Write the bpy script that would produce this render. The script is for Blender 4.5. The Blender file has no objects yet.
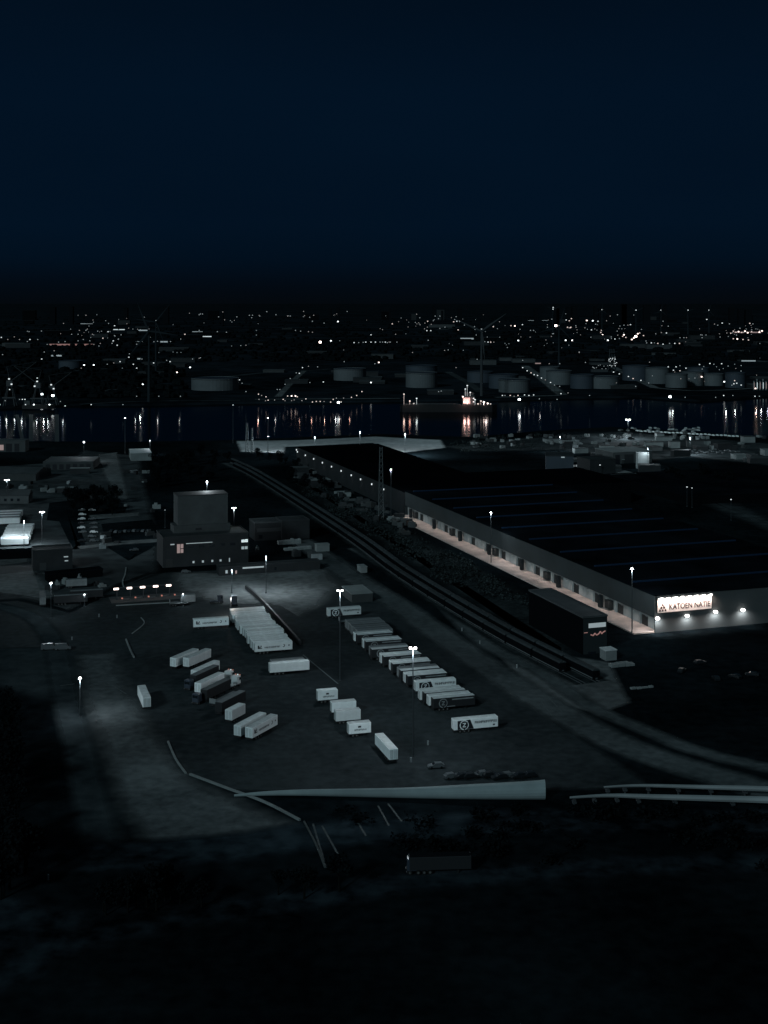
import bpy, math, random
from mathutils import Vector
R = random.Random(7)
H = 125.0; F = 1300.0; HY = 303.0; CX = 384.0
sc = bpy.context.scene
COL = sc.collection

# ---------------------------------------------------------------- mapping from survey marks to the ground
def P(x, y, z=0.0):
    s = (y - HY) / (H - z)
    return ((x - CX) / s, F / s)
ORD = ('first second third fourth fifth sixth seventh eighth ninth tenth eleventh twelfth thirteenth fourteenth fifteenth '
       'sixteenth seventeenth eighteenth nineteenth twentieth').split()
TENS = {2: 'twenty', 3: 'thirty'}
def ordw(i):
    if i < 20: return ORD[i]
    t, u = divmod(i + 1, 10)
    return (TENS[t] + '-' + ORD[u - 1]) if u else {2: 'twentieth', 3: 'thirtieth'}[t]

# ---------------------------------------------------------------- materials
M = {}
def mat(name, col, rough=.8, spec=.3, noise=None, emit=None, estr=0, sampled=True, metal=0):
    """noise = (scale, amount, detail) varies the colour in object space"""
    m = bpy.data.materials.new(name); m.use_nodes = True
    nt = m.node_tree; b = nt.nodes['Principled BSDF']
    b.inputs['Base Color'].default_value = (*col, 1)
    b.inputs['Roughness'].default_value = rough
    b.inputs['Metallic'].default_value = metal
    b.inputs['Specular IOR Level'].default_value = spec
    if noise:
        tc = nt.nodes.new('ShaderNodeTexCoord'); n = nt.nodes.new('ShaderNodeTexNoise')
        n.inputs['Scale'].default_value = noise[0]; n.inputs['Detail'].default_value = noise[2]
        n.inputs['Roughness'].default_value = .62
        cr = nt.nodes.new('ShaderNodeValToRGB')
        a = noise[1]
        cr.color_ramp.elements[0].position = .32; cr.color_ramp.elements[1].position = .68
        cr.color_ramp.elements[0].color = (*[c * (1 - a) for c in col], 1)
        cr.color_ramp.elements[1].color = (*[c * (1 + a) for c in col], 1)
        nt.links.new(tc.outputs['Object'], n.inputs['Vector'])
        nt.links.new(n.outputs['Fac'], cr.inputs['Fac']); nt.links.new(cr.outputs['Color'], b.inputs['Base Color'])
    if emit:
        b.inputs['Emission Color'].default_value = (*emit, 1); b.inputs['Emission Strength'].default_value = estr
        if not sampled: m.cycles.emission_sampling = 'NONE'
    M[name] = m
    return m
def two_noise(name, c1, c2, s1, s2, rough=.9, thr=(.4, .62), spec=.2, worn=True, big=.006):
    m = bpy.data.materials.new(name); m.use_nodes = True
    nt = m.node_tree; b = nt.nodes['Principled BSDF']
    b.inputs['Roughness'].default_value = rough; b.inputs['Specular IOR Level'].default_value = spec
    tc = nt.nodes.new('ShaderNodeTexCoord')
    n1 = nt.nodes.new('ShaderNodeTexNoise'); n1.inputs['Scale'].default_value = s1; n1.inputs['Detail'].default_value = 6
    n2 = nt.nodes.new('ShaderNodeTexNoise'); n2.inputs['Scale'].default_value = s2; n2.inputs['Detail'].default_value = 5
    mx = nt.nodes.new('ShaderNodeMath'); mx.operation = 'MULTIPLY_ADD'; mx.inputs[1].default_value = .45; 
    sc1 = nt.nodes.new('ShaderNodeMath'); sc1.operation = 'MULTIPLY'; sc1.inputs[1].default_value = .55
    cr = nt.nodes.new('ShaderNodeValToRGB')
    cr.color_ramp.elements[0].position = thr[0]; cr.color_ramp.elements[1].position = thr[1]
    cr.color_ramp.elements[0].color = (*c1, 1); cr.color_ramp.elements[1].color = (*c2, 1)
    L = nt.links
    for n in (n1, n2): L.new(tc.outputs['Object'], n.inputs['Vector'])
    L.new(n1.outputs['Fac'], sc1.inputs[0]); L.new(n2.outputs['Fac'], mx.inputs[0]); L.new(sc1.outputs[0], mx.inputs[2])
    L.new(mx.outputs[0], cr.inputs['Fac']); L.new(cr.outputs['Color'], b.inputs['Base Color'])
    # broad worn and stained areas over the fine grain
    n3 = nt.nodes.new('ShaderNodeTexNoise'); n3.inputs['Scale'].default_value = big*2; n3.inputs['Detail'].default_value = 7; n3.inputs['Roughness'].default_value = .65
    mr = nt.nodes.new('ShaderNodeMapRange'); mr.inputs['From Min'].default_value = .35; mr.inputs['From Max'].default_value = .65; mr.inputs['To Min'].default_value = .62; mr.inputs['To Max'].default_value = 1.3
    mm = nt.nodes.new('ShaderNodeMix'); mm.data_type = 'RGBA'; mm.blend_type = 'MULTIPLY'; mm.inputs['Factor'].default_value = 1
    L.new(tc.outputs['Object'], n3.inputs['Vector']); L.new(n3.outputs['Fac'], mr.inputs['Value'])
    L.new(cr.outputs['Color'], mm.inputs['A']); L.new(mr.outputs['Result'], mm.inputs['B']); L.new(mm.outputs['Result'], b.inputs['Base Color'])
    if worn:   # sheets carry an 'edge' value that falls to 0 at their rim, broken up by noise
        at_ = nt.nodes.new('ShaderNodeAttribute'); at_.attribute_name = 'edge'
        n4 = nt.nodes.new('ShaderNodeTexNoise'); n4.inputs['Scale'].default_value = .16; n4.inputs['Detail'].default_value = 6
        ad = nt.nodes.new('ShaderNodeMath'); ad.operation = 'MULTIPLY_ADD'; ad.inputs[1].default_value = 1.7; 
        sb_ = nt.nodes.new('ShaderNodeMath'); sb_.operation = 'SUBTRACT'; sb_.inputs[1].default_value = .85; sb_.use_clamp = False
        cl = nt.nodes.new('ShaderNodeMath'); cl.operation = 'ADD'; cl.inputs[1].default_value = 0; cl.use_clamp = True
        mu = nt.nodes.new('ShaderNodeMath'); mu.operation = 'MULTIPLY'; mu.inputs[1].default_value = .7
        L.new(tc.outputs['Object'], n4.inputs['Vector']); L.new(n4.outputs['Fac'], mu.inputs[0])
        L.new(at_.outputs['Fac'], ad.inputs[0]); L.new(mu.outputs[0], ad.inputs[2]); L.new(ad.outputs[0], sb_.inputs[0]); L.new(sb_.outputs[0], cl.inputs[0])
        L.new(cl.outputs[0], b.inputs['Alpha'])
    M[name] = m
    return m

two_noise('grass', (.0026, .0045, .0058), (.0085, .0135, .0160), .012, .25, spec=0, worn=False)
two_noise('far_soil', (.0036, .0062, .0080), (.0150, .0230, .0290), .004, .03, spec=0, worn=False, big=.0007)
two_noise('asphalt', (.014, .019, .021), (.032, .041, .044), .02, .35, .9, spec=.03)
two_noise('old_asphalt', (.014, .018, .020), (.050, .060, .063), .03, .12, .9, (.35, .6), spec=.03)
two_noise('lane_asphalt', (.016, .022, .025), (.040, .051, .055), .03, .2, .9, spec=0)
two_noise('concrete', (.065, .072, .073), (.145, .158, .160), .03, .3, .9, spec=.03)
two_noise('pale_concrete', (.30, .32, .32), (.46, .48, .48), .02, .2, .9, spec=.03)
two_noise('lamplit_dirt', (.045, .054, .057), (.110, .125, .128), .028, .35, .95, (.38, .62), spec=.02)  # paler earth tone carries part of the lamp pool on the verge
two_noise('track_dirt', (.030, .038, .040), (.095, .110, .113), .028, .35, .95, (.36, .64), spec=.02)
two_noise('dark_road', (.002, .004, .0055), (.030, .043, .052), .012, .2, .95, spec=0)
two_noise('gravel', (.006, .009, .010), (.036, .045, .047), .05, .5, .95, (.38,.62), spec=0)
mat('kerb', (.10, .11, .11), .9, noise=(.3, .3, 3))
mat('roof_black', (.0042, .0060, .0080), .95, .0, noise=(.03, .6, 6))
mat('roof_black_wide', (.0018, .0024, .0032), .95, .0, noise=(.02, .35, 4))
mat('skylight', (.006, .019, .042), .6, .1)  # blue base colour stands in for the sky reflected in the strips
mat('cladding', (.034, .042, .044), .7, .3, noise=(.06, .18, 3))
mat('front_cladding', (.060, .068, .070), .7, .3, noise=(.06, .15, 3))
mat('dock_wall', (.30, .31, .305), .8, noise=(.15, .35, 4))
mat('dock_floor', (.50, .40, .36), .85, noise=(.12, .25, 5))
mat('dock_door', (.020, .023, .024), .6)
mat('dark_wall', (.016, .019, .021), .8, noise=(.15, .2, 3))
mat('lit_end_grey', (.022, .028, .030), .8, 0)
mat('mid_wall', (.045, .052, .054), .8, noise=(.12, .18, 3))
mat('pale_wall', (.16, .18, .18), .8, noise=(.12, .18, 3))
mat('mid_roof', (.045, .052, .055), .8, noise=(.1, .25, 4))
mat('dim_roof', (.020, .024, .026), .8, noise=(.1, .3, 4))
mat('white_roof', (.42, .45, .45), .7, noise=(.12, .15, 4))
mat('glass_dark', (.01, .014, .018), .15, .5)
mat('trailer_white', (.74, .79, .79), .45, .4, noise=(.5, .07, 4))
mat('trailer_roof', (.52, .56, .56), .6, .3, noise=(.45, .25, 5))
mat('trailer_grey', (.20, .22, .225), .6, .3, noise=(.45, .2, 4))
mat('trailer_greyroof', (.12, .135, .14), .7, .2, noise=(.45, .2, 4))
mat('trailer_dark', (.014, .016, .018), .6, .3)
mat('ink', (.008, .010, .014), .6, .3)
mat('chassis', (.015, .016, .017), .6, .3)
mat('tyre', (.010, .010, .010), .9, .1)
mat('rim', (.07, .075, .075), .6)
mat('cab_white', (.5, .53, .53), .35, .5)
mat('cab_dark', (.03, .04, .055), .35, .5)
mat('car_dark', (.010, .013, .015), .3, .5)
mat('car_grey', (.075, .085, .09), .3, .5)
mat('car_bright', (.75, .8, .8), .4, .5)
mat('car_white', (.50, .52, .52), .3, .5)
mat('steel', (.10, .115, .12), .6, .3, metal=.2)
mat('dark_steel', (.006, .008, .010), .9, 0)
mat('dim_steel', (.030, .036, .040), .7, .3)
mat('rail_steel', (.045, .055, .06), .5, .4)
mat('wagon_side', (.0035, .0045, .0055), .9, .0)
mat('wagon_roof', (.030, .038, .041), .8, .2, noise=(.2, .3, 4))
mat('barrier', (.16, .18, .18), .8, noise=(.15, .25, 4))
mat('light_trail', (.20, .245, .25), .8, noise=(.06, .22, 5))  # pale tone of the lorry light trail
mat('pipe_pale', (.20, .225, .23), .55, noise=(.03, .35, 4))
mat('leaf', (.0045, .0070, .0080), .9, .0, noise=(.4, .5, 2))
mat('leaf_light', (.028, .037, .038), .9, .0, noise=(.4, .5, 2))
mat('bark', (.006, .007, .007), .95, 0)
mat('tank', (.085, .098, .104), .7, .3, noise=(.05, .12, 3))
mat('tank_blue', (.036, .048, .062), .7, .3, noise=(.05, .12, 3))
mat('tank_top', (.014, .021, .034), .8, .2)
mat('hull', (.004, .005, .006), .6, .3)
mat('dim_kerb', (.05, .06, .06), .9)
mat('marking', (.055, .068, .07), .8, noise=(.6, .4, 4))
mat('sign_white', (.80, .76, .74), .6)
mat('sign_ink', (.045, .03, .03), .6)
mat('lit_white', (.8, .85, .85), .5, emit=(.86, .98, 1), estr=.62)
mat('lit_pale', (.5, .5, .5), .5, emit=(.8, .95, 1), estr=.22)
mat('lit_pink', (.5, .4, .4), .5, emit=(1, .60, .52), estr=.17)
mat('lit_script', (.4, .2, .2), .5, emit=(1, .50, .42), estr=.19)
mat('lamp_red', (.4, .2, .15), .5, emit=(1, .35, .25), estr=.35)
COLS = {'w': (.90, .98, 1.0), 'p': (1.0, .78, .70)}
STR = {0: .07, 1: .22, 2: .85, 3: 3.2, 4: 10.0}
for k, c in COLS.items():
    for i, e in STR.items():
        mat('lamp_%s%d' % (k, i), (.6, .6, .6), .5, emit=c, estr=e, sampled=False)
mat('lamp_head', (.6, .6, .6), .5, emit=(1, .96, .93), estr=9.0, sampled=False)
mat('wall_lamp', (.6, .6, .6), .5, emit=(1, .97, .93), estr=9.0, sampled=False)

for k in ('trailer_white', 'trailer_roof', 'trailer_grey', 'trailer_greyroof', 'wagon_roof', 'mid_wall', 'mid_roof'):
    nt = M[k].node_tree; b = nt.nodes['Principled BSDF']; lk = b.inputs['Base Color'].links[0]; src = lk.from_socket
    oi = nt.nodes.new('ShaderNodeObjectInfo'); mr = nt.nodes.new('ShaderNodeMapRange'); mr.inputs['To Min'].default_value = .72; mr.inputs['To Max'].default_value = 1.12
    mm = nt.nodes.new('ShaderNodeMix'); mm.data_type = 'RGBA'; mm.blend_type = 'MULTIPLY'; mm.inputs['Factor'].default_value = 1
    nt.links.new(oi.outputs['Random'], mr.inputs['Value']); nt.links.new(src, mm.inputs['A']); nt.links.new(mr.outputs['Result'], mm.inputs['B']); nt.links.new(mm.outputs['Result'], b.inputs['Base Color'])
# water with low ripples
m = bpy.data.materials.new('water'); m.use_nodes = True; nt = m.node_tree; b = nt.nodes['Principled BSDF']
b.inputs['Base Color'].default_value = (.0010, .0030, .0050, 1); b.inputs['Roughness'].default_value = .115
b.inputs['IOR'].default_value = 1.33; b.inputs['Specular IOR Level'].default_value = .22
tc = nt.nodes.new('ShaderNodeTexCoord'); mp = nt.nodes.new('ShaderNodeMapping'); mp.inputs['Scale'].default_value = (.06, .09, .1)
n = nt.nodes.new('ShaderNodeTexNoise'); n.inputs['Scale'].default_value = 1.0; n.inputs['Detail'].default_value = 4
bp = nt.nodes.new('ShaderNodeBump'); bp.inputs['Strength'].default_value = .08; bp.inputs['Distance'].default_value = .35
nt.links.new(tc.outputs['Object'], mp.inputs['Vector']); nt.links.new(mp.outputs[0], n.inputs['Vector'])
nt.links.new(n.outputs['Fac'], bp.inputs['Height']); nt.links.new(bp.outputs[0], b.inputs['Normal']); M['water'] = m
df = nt.nodes.new('ShaderNodeBsdfDiffuse'); df.inputs['Color'].default_value = (.0015, .0030, .0045, 1); ms = nt.nodes.new('ShaderNodeMixShader'); ms.inputs[0].default_value = .52
nt.links.new(b.outputs[0], ms.inputs[1]); nt.links.new(df.outputs[0], ms.inputs[2]); nt.links.new(ms.outputs[0], nt.nodes['Material Output'].inputs['Surface'])

# ---------------------------------------------------------------- mesh builder
class MB:
    def __init__(s): s.v = []; s.f = []; s.mi = []; s.cur = 0
    def face(s, pts):
        i = len(s.v); s.v += [tuple(p) for p in pts]; s.f.append(tuple(range(i, i + len(pts)))); s.mi.append(s.cur)
    def box(s, x0, x1, y0, y1, z0, z1, c=0.0):
        """box; c chamfers the four upright edges and the top"""
        if c:
            o = [(x0+c, y0), (x1-c, y0), (x1, y0+c), (x1, y1-c), (x1-c, y1), (x0+c, y1), (x0, y1-c), (x0, y0+c)]
            s.prism(o, z0, z1 - c)
            cx, cy = (x0+x1)/2, (y0+y1)/2
            i = len(s.v)
            q = [(px + (c if px < cx else -c)*.7, py + (c if py < cy else -c)*.7) for px, py in o]
            s.v += [(px, py, z1-c) for px, py in o] + [(px, py, z1) for px, py in q]
            for k in range(8):
                j = (k+1) % 8; s.f.append((i+k, i+j, i+8+j, i+8+k)); s.mi.append(s.cur)
            s.f.append(tuple(i+8+k for k in range(8))); s.mi.append(s.cur)
            return
        i = len(s.v)
        s.v += [(x0,y0,z0),(x1,y0,z0),(x1,y1,z0),(x0,y1,z0),(x0,y0,z1),(x1,y0,z1),(x1,y1,z1),(x0,y1,z1)]
        for f in ((0,3,2,1),(4,5,6,7),(0,1,5,4),(1,2,6,5),(2,3,7,6),(3,0,4,7)):
            s.f.append(tuple(i+k for k in f)); s.mi.append(s.cur)
    def prism(s, pts, z0, z1):
        n = len(pts); i = len(s.v)
        s.v += [(x, y, z0) for x, y in pts] + [(x, y, z1) for x, y in pts]
        s.f.append(tuple(i+n-1-k for k in range(n))); s.mi.append(s.cur)
        s.f.append(tuple(i+n+k for k in range(n))); s.mi.append(s.cur)
        for k in range(n):
            j = (k+1) % n; s.f.append((i+k, i+j, i+n+j, i+n+k)); s.mi.append(s.cur)
    def tube(s, a, b, r0, r1=None, n=6):
        if r1 is None: r1 = r0
        a = Vector(a); b = Vector(b); d = (b-a).normalized()
        u = d.cross(Vector((0, 0, 1)))
        if u.length < 1e-4: u = Vector((1, 0, 0))
        u.normalize(); w = d.cross(u)
        i = len(s.v)
        for c, r in ((a, r0), (b, r1)):
            for k in range(n):
                t = 2*math.pi*k/n; s.v.append(tuple(c + u*math.cos(t)*r + w*math.sin(t)*r))
        for k in range(n):
            j = (k+1) % n; s.f.append((i+k, i+j, i+n+j, i+n+k)); s.mi.append(s.cur)
        s.f.append(tuple(i+n-1-k for k in range(n))); s.mi.append(s.cur)
        s.f.append(tuple(i+n+k for k in range(n))); s.mi.append(s.cur)
    def ball(s, c, rx, rz, n=8, m=5):
        rings = []
        for a in range(1, m):
            t = math.pi*a/m
            rings.append([(c[0]+rx*math.sin(t)*math.cos(2*math.pi*k/n), c[1]+rx*math.sin(t)*math.sin(2*math.pi*k/n), c[2]+rz*math.cos(t)) for k in range(n)])
        i = len(s.v); s.v.append((c[0], c[1], c[2]+rz)); s.v.append((c[0], c[1], c[2]-rz))
        for r in rings: s.v += r
        for k in range(n):
            j = (k+1) % n
            s.f.append((i, i+2+k, i+2+j)); s.mi.append(s.cur)
            for a in range(m-2): s.f.append((i+2+a*n+k, i+2+(a+1)*n+k, i+2+(a+1)*n+j, i+2+a*n+j)); s.mi.append(s.cur)
            s.f.append((i+1, i+2+(m-2)*n+j, i+2+(m-2)*n+k)); s.mi.append(s.cur)
    def build(s, name, mats, parent=None, loc=(0, 0, 0), rz=0.0):
        me = bpy.data.meshes.new(name); me.from_pydata(s.v, [], s.f)
        if isinstance(mats, str): mats = [mats]
        for k in mats: me.materials.append(M[k])
        if len(mats) > 1: me.polygons.foreach_set('material_index', s.mi)
        me.update()
        o = bpy.data.objects.new(name, me); COL.objects.link(o)
        o.location = loc; o.rotation_euler = (0, 0, rz)
        if parent: o.parent = parent
        return o
def box_part(name, mt, parent, *a, **k):
    b_ = MB(); b_.box(*a, **k); return b_.build(name, mt, parent)
def empty(name, loc, rz=0):
    o = bpy.data.objects.new(name, None); COL.objects.link(o); o.location = loc; o.rotation_euler = (0, 0, rz); o.empty_display_size = .5
    return o
def tag(o, label, cat, group=None, kind=None):
    o['label'] = label; o['category'] = cat
    if group: o['group'] = group
    if kind: o['kind'] = kind
    return o
def copy_tree(o, parent=None):
    c = o.copy(); COL.objects.link(c); c.parent = parent
    for ch in list(o.children): copy_tree(ch, c)
    return c
def struct(name, b_, mt, label=None):
    o = b_.build(name, mt); o['kind'] = 'structure'; o['label'] = label or name.replace('_', ' '); o['category'] = name.replace('_', ' ').split()[-1]
    return o

# ---------------------------------------------------------------- the ground
def set_edge(o, vals):
    at_ = o.data.attributes.new('edge', 'FLOAT', 'POINT'); at_.data.foreach_set('value', vals)
def poly_sheet(name, pts, z, mt, label=None, f=3.0):
    # resample, then a rim of width f on both sides of the outline
    pp = []
    for i, p in enumerate(pts):
        q = pts[(i+1) % len(pts)]; n_ = max(1, int(math.hypot(q[0]-p[0], q[1]-p[1])/25))
        pp += [(p[0]+(q[0]-p[0])*k/n_, p[1]+(q[1]-p[1])*k/n_) for k in range(n_)]
    ar = sum(a[0]*c[1]-c[0]*a[1] for a, c in zip(pp, pp[1:]+pp[:1])); sg_ = 1 if ar > 0 else -1
    n = len(pp); inn, out = [], []
    for i in range(n):
        a, c = pp[i-1], pp[(i+1) % n]; dx, dy = c[0]-a[0], c[1]-a[1]; l = math.hypot(dx, dy) or 1
        nx, ny = -dy/l*sg_, dx/l*sg_
        inn.append((pp[i][0]+nx*f, pp[i][1]+ny*f)); out.append((pp[i][0]-nx*f*.6, pp[i][1]-ny*f*.6))
    b_ = MB(); b_.v = [(x, y, z) for x, y in inn] + [(x, y, z) for x, y in out]
    b_.f = [tuple(range(n))] + [(i, n+i, n+(i+1) % n, (i+1) % n) for i in range(n)]; b_.mi = [0]*(n+1)
    o = struct(name, b_, mt, label); set_edge(o, [1.0]*n + [0.0]*n); return o
def px_poly(name, px, z, mt, label=None, f=3.0): return poly_sheet(name, [P(*p) for p in px][::-1], z, mt, label, f)
def smooth(pts, n=8):
    out = []
    for i in range(len(pts)-1):
        p0 = pts[max(i-1, 0)]; p1 = pts[i]; p2 = pts[i+1]; p3 = pts[min(i+2, len(pts)-1)]
        for k in range(n):
            t = k/n
            out.append(tuple(.5*((2*p1[a]) + (-p0[a]+p2[a])*t + (2*p0[a]-5*p1[a]+4*p2[a]-p3[a])*t*t + (-p0[a]+3*p1[a]-3*p2[a]+p3[a])*t**3) for a in (0, 1)))
    out.append(tuple(pts[-1][:2])); return out
def offsets(line, w):
    L_, R_ = [], []
    for i, p in enumerate(line):
        a = line[max(i-1, 0)]; c = line[min(i+1, len(line)-1)]
        dx, dy = c[0]-a[0], c[1]-a[1]; l = math.hypot(dx, dy) or 1
        nx, ny = -dy/l, dx/l
        L_.append((p[0]+nx*w/2, p[1]+ny*w/2)); R_.append((p[0]-nx*w/2, p[1]-ny*w/2))
    return L_, R_
def ribbon_mb(line, w, z, h=0.0, b_=None, off=0.0):
    b_ = b_ or MB()
    if off: line = offsets(line, 2*off)[0]
    L_, R_ = offsets(line, w)
    for i in range(len(line)-1):
        a, c, d, e = R_[i], R_[i+1], L_[i+1], L_[i]
        if h:
            b_.face([(*a, z+h), (*c, z+h), (*d, z+h), (*e, z+h)])
            b_.face([(*a, z), (*c, z), (*c, z+h), (*a, z+h)]); b_.face([(*d, z), (*e, z), (*e, z+h), (*d, z+h)])
        else: b_.face([(*a, z), (*c, z), (*d, z), (*e, z)])
    if h:
        for i in (0, len(line)-1): b_.face([(*R_[i], z), (*L_[i], z), (*L_[i], z+h), (*R_[i], z+h)])
    return b_

def soft_ribbon(name, line, w, z, mt, label, f=2.0):
    n = len(line); L2, R2 = offsets(line, w+f); L1, R1 = offsets(line, max(w-f, .5)); b_ = MB()
    b_.v = [(x, y, z) for q in (L2, L1, R1, R2) for x, y in q]
    for k in range(3):
        for i in range(n-1): b_.f.append((k*n+i, (k+1)*n+i, (k+1)*n+i+1, k*n+i+1)); b_.mi.append(0)
    o = struct(name, b_, mt, label); set_edge(o, [0.0]*n+[1.0]*n+[1.0]*n+[0.0]*n); return o
near_shore = [P(*p) for p in [(-300, 440), (0, 441), (120, 442), (235, 440), (380, 434), (470, 437), (540, 431), (610, 427), (700, 432), (768, 437), (1100, 440)]]
b_ = MB()
g = [(-500, -60)] + [(500, -60)] + [near_shore[-1]] + near_shore[::-1][1:]
b_.prism(g, -4, 0)
struct('ground', b_, 'grass', 'dark rough ground around the lorry yard')
far_shore = [P(*p) for p in [(-400, 407), (0, 407), (60, 404), (145, 404), (240, 402), (330, 401), (400, 400), (500, 399), (560, 397), (640, 396), (700, 400), (768, 395), (1200, 395)]]
b_ = MB()
b_.prism(far_shore + [(90000, 200000), (-90000, 200000)], -4, .1)
struct('far_ground', b_, 'far_soil', 'dark industrial land across the river')
b_ = MB(); b_.face([(-4000, 200, -2.5), (4000, 200, -2.5), (4000, 3500, -2.5), (-4000, 3500, -2.5)])
struct('water', b_, 'water', 'dark river with vertical lamp reflections')

px_poly('yard', [(-60, 606), (20, 600), (70, 612), (120, 585), (150, 573), (210, 570), (340, 555), (400, 595), (470, 655), (560, 722), (640, 775), (650, 790), (235, 793), (180, 778), (140, 740), (95, 700), (70, 660), (40, 648), (-60, 650)], .02, 'asphalt', 'dark asphalt lorry yard', f=3)
px_poly('street_area', [(-60, 470), (60, 462), (86, 450), (140, 456), (150, 500), (160, 540), (160, 572), (120, 585), (70, 611), (20, 599), (-60, 605)], .02, 'old_asphalt', 'worn paved lanes around the small buildings', f=5)
px_poly('apron', [(172, 572), (330, 569), (346, 585), (330, 600), (300, 618), (262, 606), (215, 606), (172, 590)], .05, 'concrete', 'concrete apron in front of the block building, painted paler for lamplight', f=9)  # paler sheet paints the pool of lamplight on the yard ground
px_poly('rough_field', [(-60, 896), (60, 903), (200, 902), (300, 896), (300, 910), (160, 930), (60, 960), (-60, 1010)], .012, 'dark_road', 'faint paler field strip at the bottom', f=9)
px_poly('waste_ground', [(-60, 636), (70, 640), (96, 690), (84, 716), (30, 700), (-60, 676)], .012, 'lane_asphalt', 'dim waste ground left of the verge', f=9)
px_poly('roadside', [(52, 655), (80, 650), (96, 700), (112, 770), (135, 850), (90, 862), (70, 780), (56, 700)], .03, 'lane_asphalt', 'dim roadside beside the verge', f=6)
px_poly('verge', [(74, 655), (118, 652), (140, 700), (165, 735), (193, 775), (240, 797), (290, 818), (318, 838), (270, 852), (190, 856), (140, 846), (112, 800), (92, 740), (78, 700)], .034, 'lamplit_dirt', 'bare earth verge beside the yard, painted paler for its lamp pool', f=7)
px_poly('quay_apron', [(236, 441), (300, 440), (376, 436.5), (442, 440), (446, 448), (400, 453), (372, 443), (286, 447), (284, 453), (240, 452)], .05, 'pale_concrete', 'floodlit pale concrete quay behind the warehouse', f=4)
px_poly('concrete_pad', [(498, 655), (560, 655), (612, 662), (632, 703), (600, 715), (560, 706), (520, 684)], .04, 'concrete', 'concrete pad at the end of the rail wagons', f=3)
px_poly('river_yard', [(440, 446), (520, 438), (620, 431), (768, 443), (900, 450), (900, 470), (768, 466), (690, 457), (640, 462), (560, 450), (470, 452)], .04, 'old_asphalt', 'storage ground along the river bank', f=12)
px_poly('east_road', [(630, 472), (655, 474), (735, 502), (800, 530), (800, 545), (720, 512)], .05, 'old_asphalt', 'road behind the black roofed warehouse', f=10)
px_poly('scrub_ground', [(300, 478), (345, 495), (390, 520), (520, 590), (545, 612), (580, 660), (545, 650), (440, 585), (380, 545), (300, 490)], .028, 'gravel', 'gravelly ground between railway and warehouse', f=7)
TR = smooth([P(*p) for p in [(228, 463), (262, 480), (350, 537), (408, 579), (500, 635), (592, 683)]], 14)
soft_ribbon('side_road', smooth([P(*p) for p in [(300, 540), (345, 572), (400, 606), (470, 655), (550, 706), (640, 752), (800, 800)]]), 13, .06, 'track_dirt', 'worn road between the railway and the yard', f=6)
soft_ribbon('yard_path', smooth([P(*p) for p in [(430, 590), (480, 640), (540, 672), (590, 706), (640, 728), (700, 752), (800, 775)]]), 7, .07, 'track_dirt', 'curving track past the concrete pad', f=5)
soft_ribbon('road', smooth([P(*p) for p in [(-60, 1010), (0, 975), (60, 945), (180, 918), (300, 900), (430, 880), (600, 868), (800, 858)]]), 11, .016, 'dark_road', 'unlit road below the yard', f=8)
soft_ribbon('side_lane', smooth([P(*p) for p in [(-60, 596), (20, 612), (52, 640), (66, 700), (84, 770), (100, 850)]]), 9, .054, 'lane_asphalt', 'lane around the verge', f=5)
soft_ribbon('highway', smooth([P(*p) for p in [(-100, 870), (200, 850), (320, 835), (450, 826), (600, 820), (900, 822)]]), 16, .064, 'dark_road', 'unlit highway crossing below the yard', f=7)
soft_ribbon('far_road', smooth([P(*p) for p in [(352, 548), (420, 588), (500, 640), (560, 672)]]), 5, .056, 'track_dirt', 'narrow track beside the rail wagons', f=4)
px_poly('garden', [(52, 503), (100, 497), (125, 505), (120, 516), (100, 520), (70, 522), (50, 520)], .045, 'grass', 'dark garden under the tree clump')
px_poly('garden_strip', [(58, 512), (72, 512), (82, 545), (76, 549)], .062, 'grass', 'dark strip beside the double file of cars')
px_poly('garden_bed', [(104, 524), (150, 520), (160, 540), (130, 560), (112, 548)], .045, 'grass', 'dark planted corner left of the office block')
px_poly('street', [(96, 455), (118, 452), (130, 500), (118, 502), (104, 476)], .05, 'concrete', 'paler street leading to the river')
px_poly('pavement', [(-10, 560), (30, 556), (30, 562), (-10, 567)], .05, 'concrete', 'pale pavement in front of the flat black shed')
px_poly('footpath', [(34, 573), (64, 571), (64, 573), (34, 575.5)], .05, 'concrete', 'pale footpath below the box building')
px_poly('lane', [(78, 546), (118, 541), (165, 538), (165, 542), (120, 545), (80, 550)], .07, 'concrete', 'pale lane below the double file of cars')
px_poly('back_lane', [(88, 515), (140, 512), (140, 516), (90, 520)], .07, 'concrete', 'pale lane behind the dark planted corner')
px_poly('plot', [(-10, 575), (36, 570), (60, 600), (20, 596), (-10, 592)], .05, 'concrete', 'pale plot by the lane')
# railway beside the yard
soft_ribbon('rail_bed', TR, 13, .076, 'gravel', 'gravel rail bed', f=4)
for off, nm in ((-3.2, 'near'), (2.2, 'far')):
    b_ = MB()
    for g_ in (-.72, .72): ribbon_mb(TR, .22, .09, .18, b_, off+g_)
    tag(b_.build('rail_track', 'rail_steel'), 'pair of steel rails %s the parked wagons' % ('on the yard side of' if nm == 'near' else 'under'), 'rail track', 'rail tracks')

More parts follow.
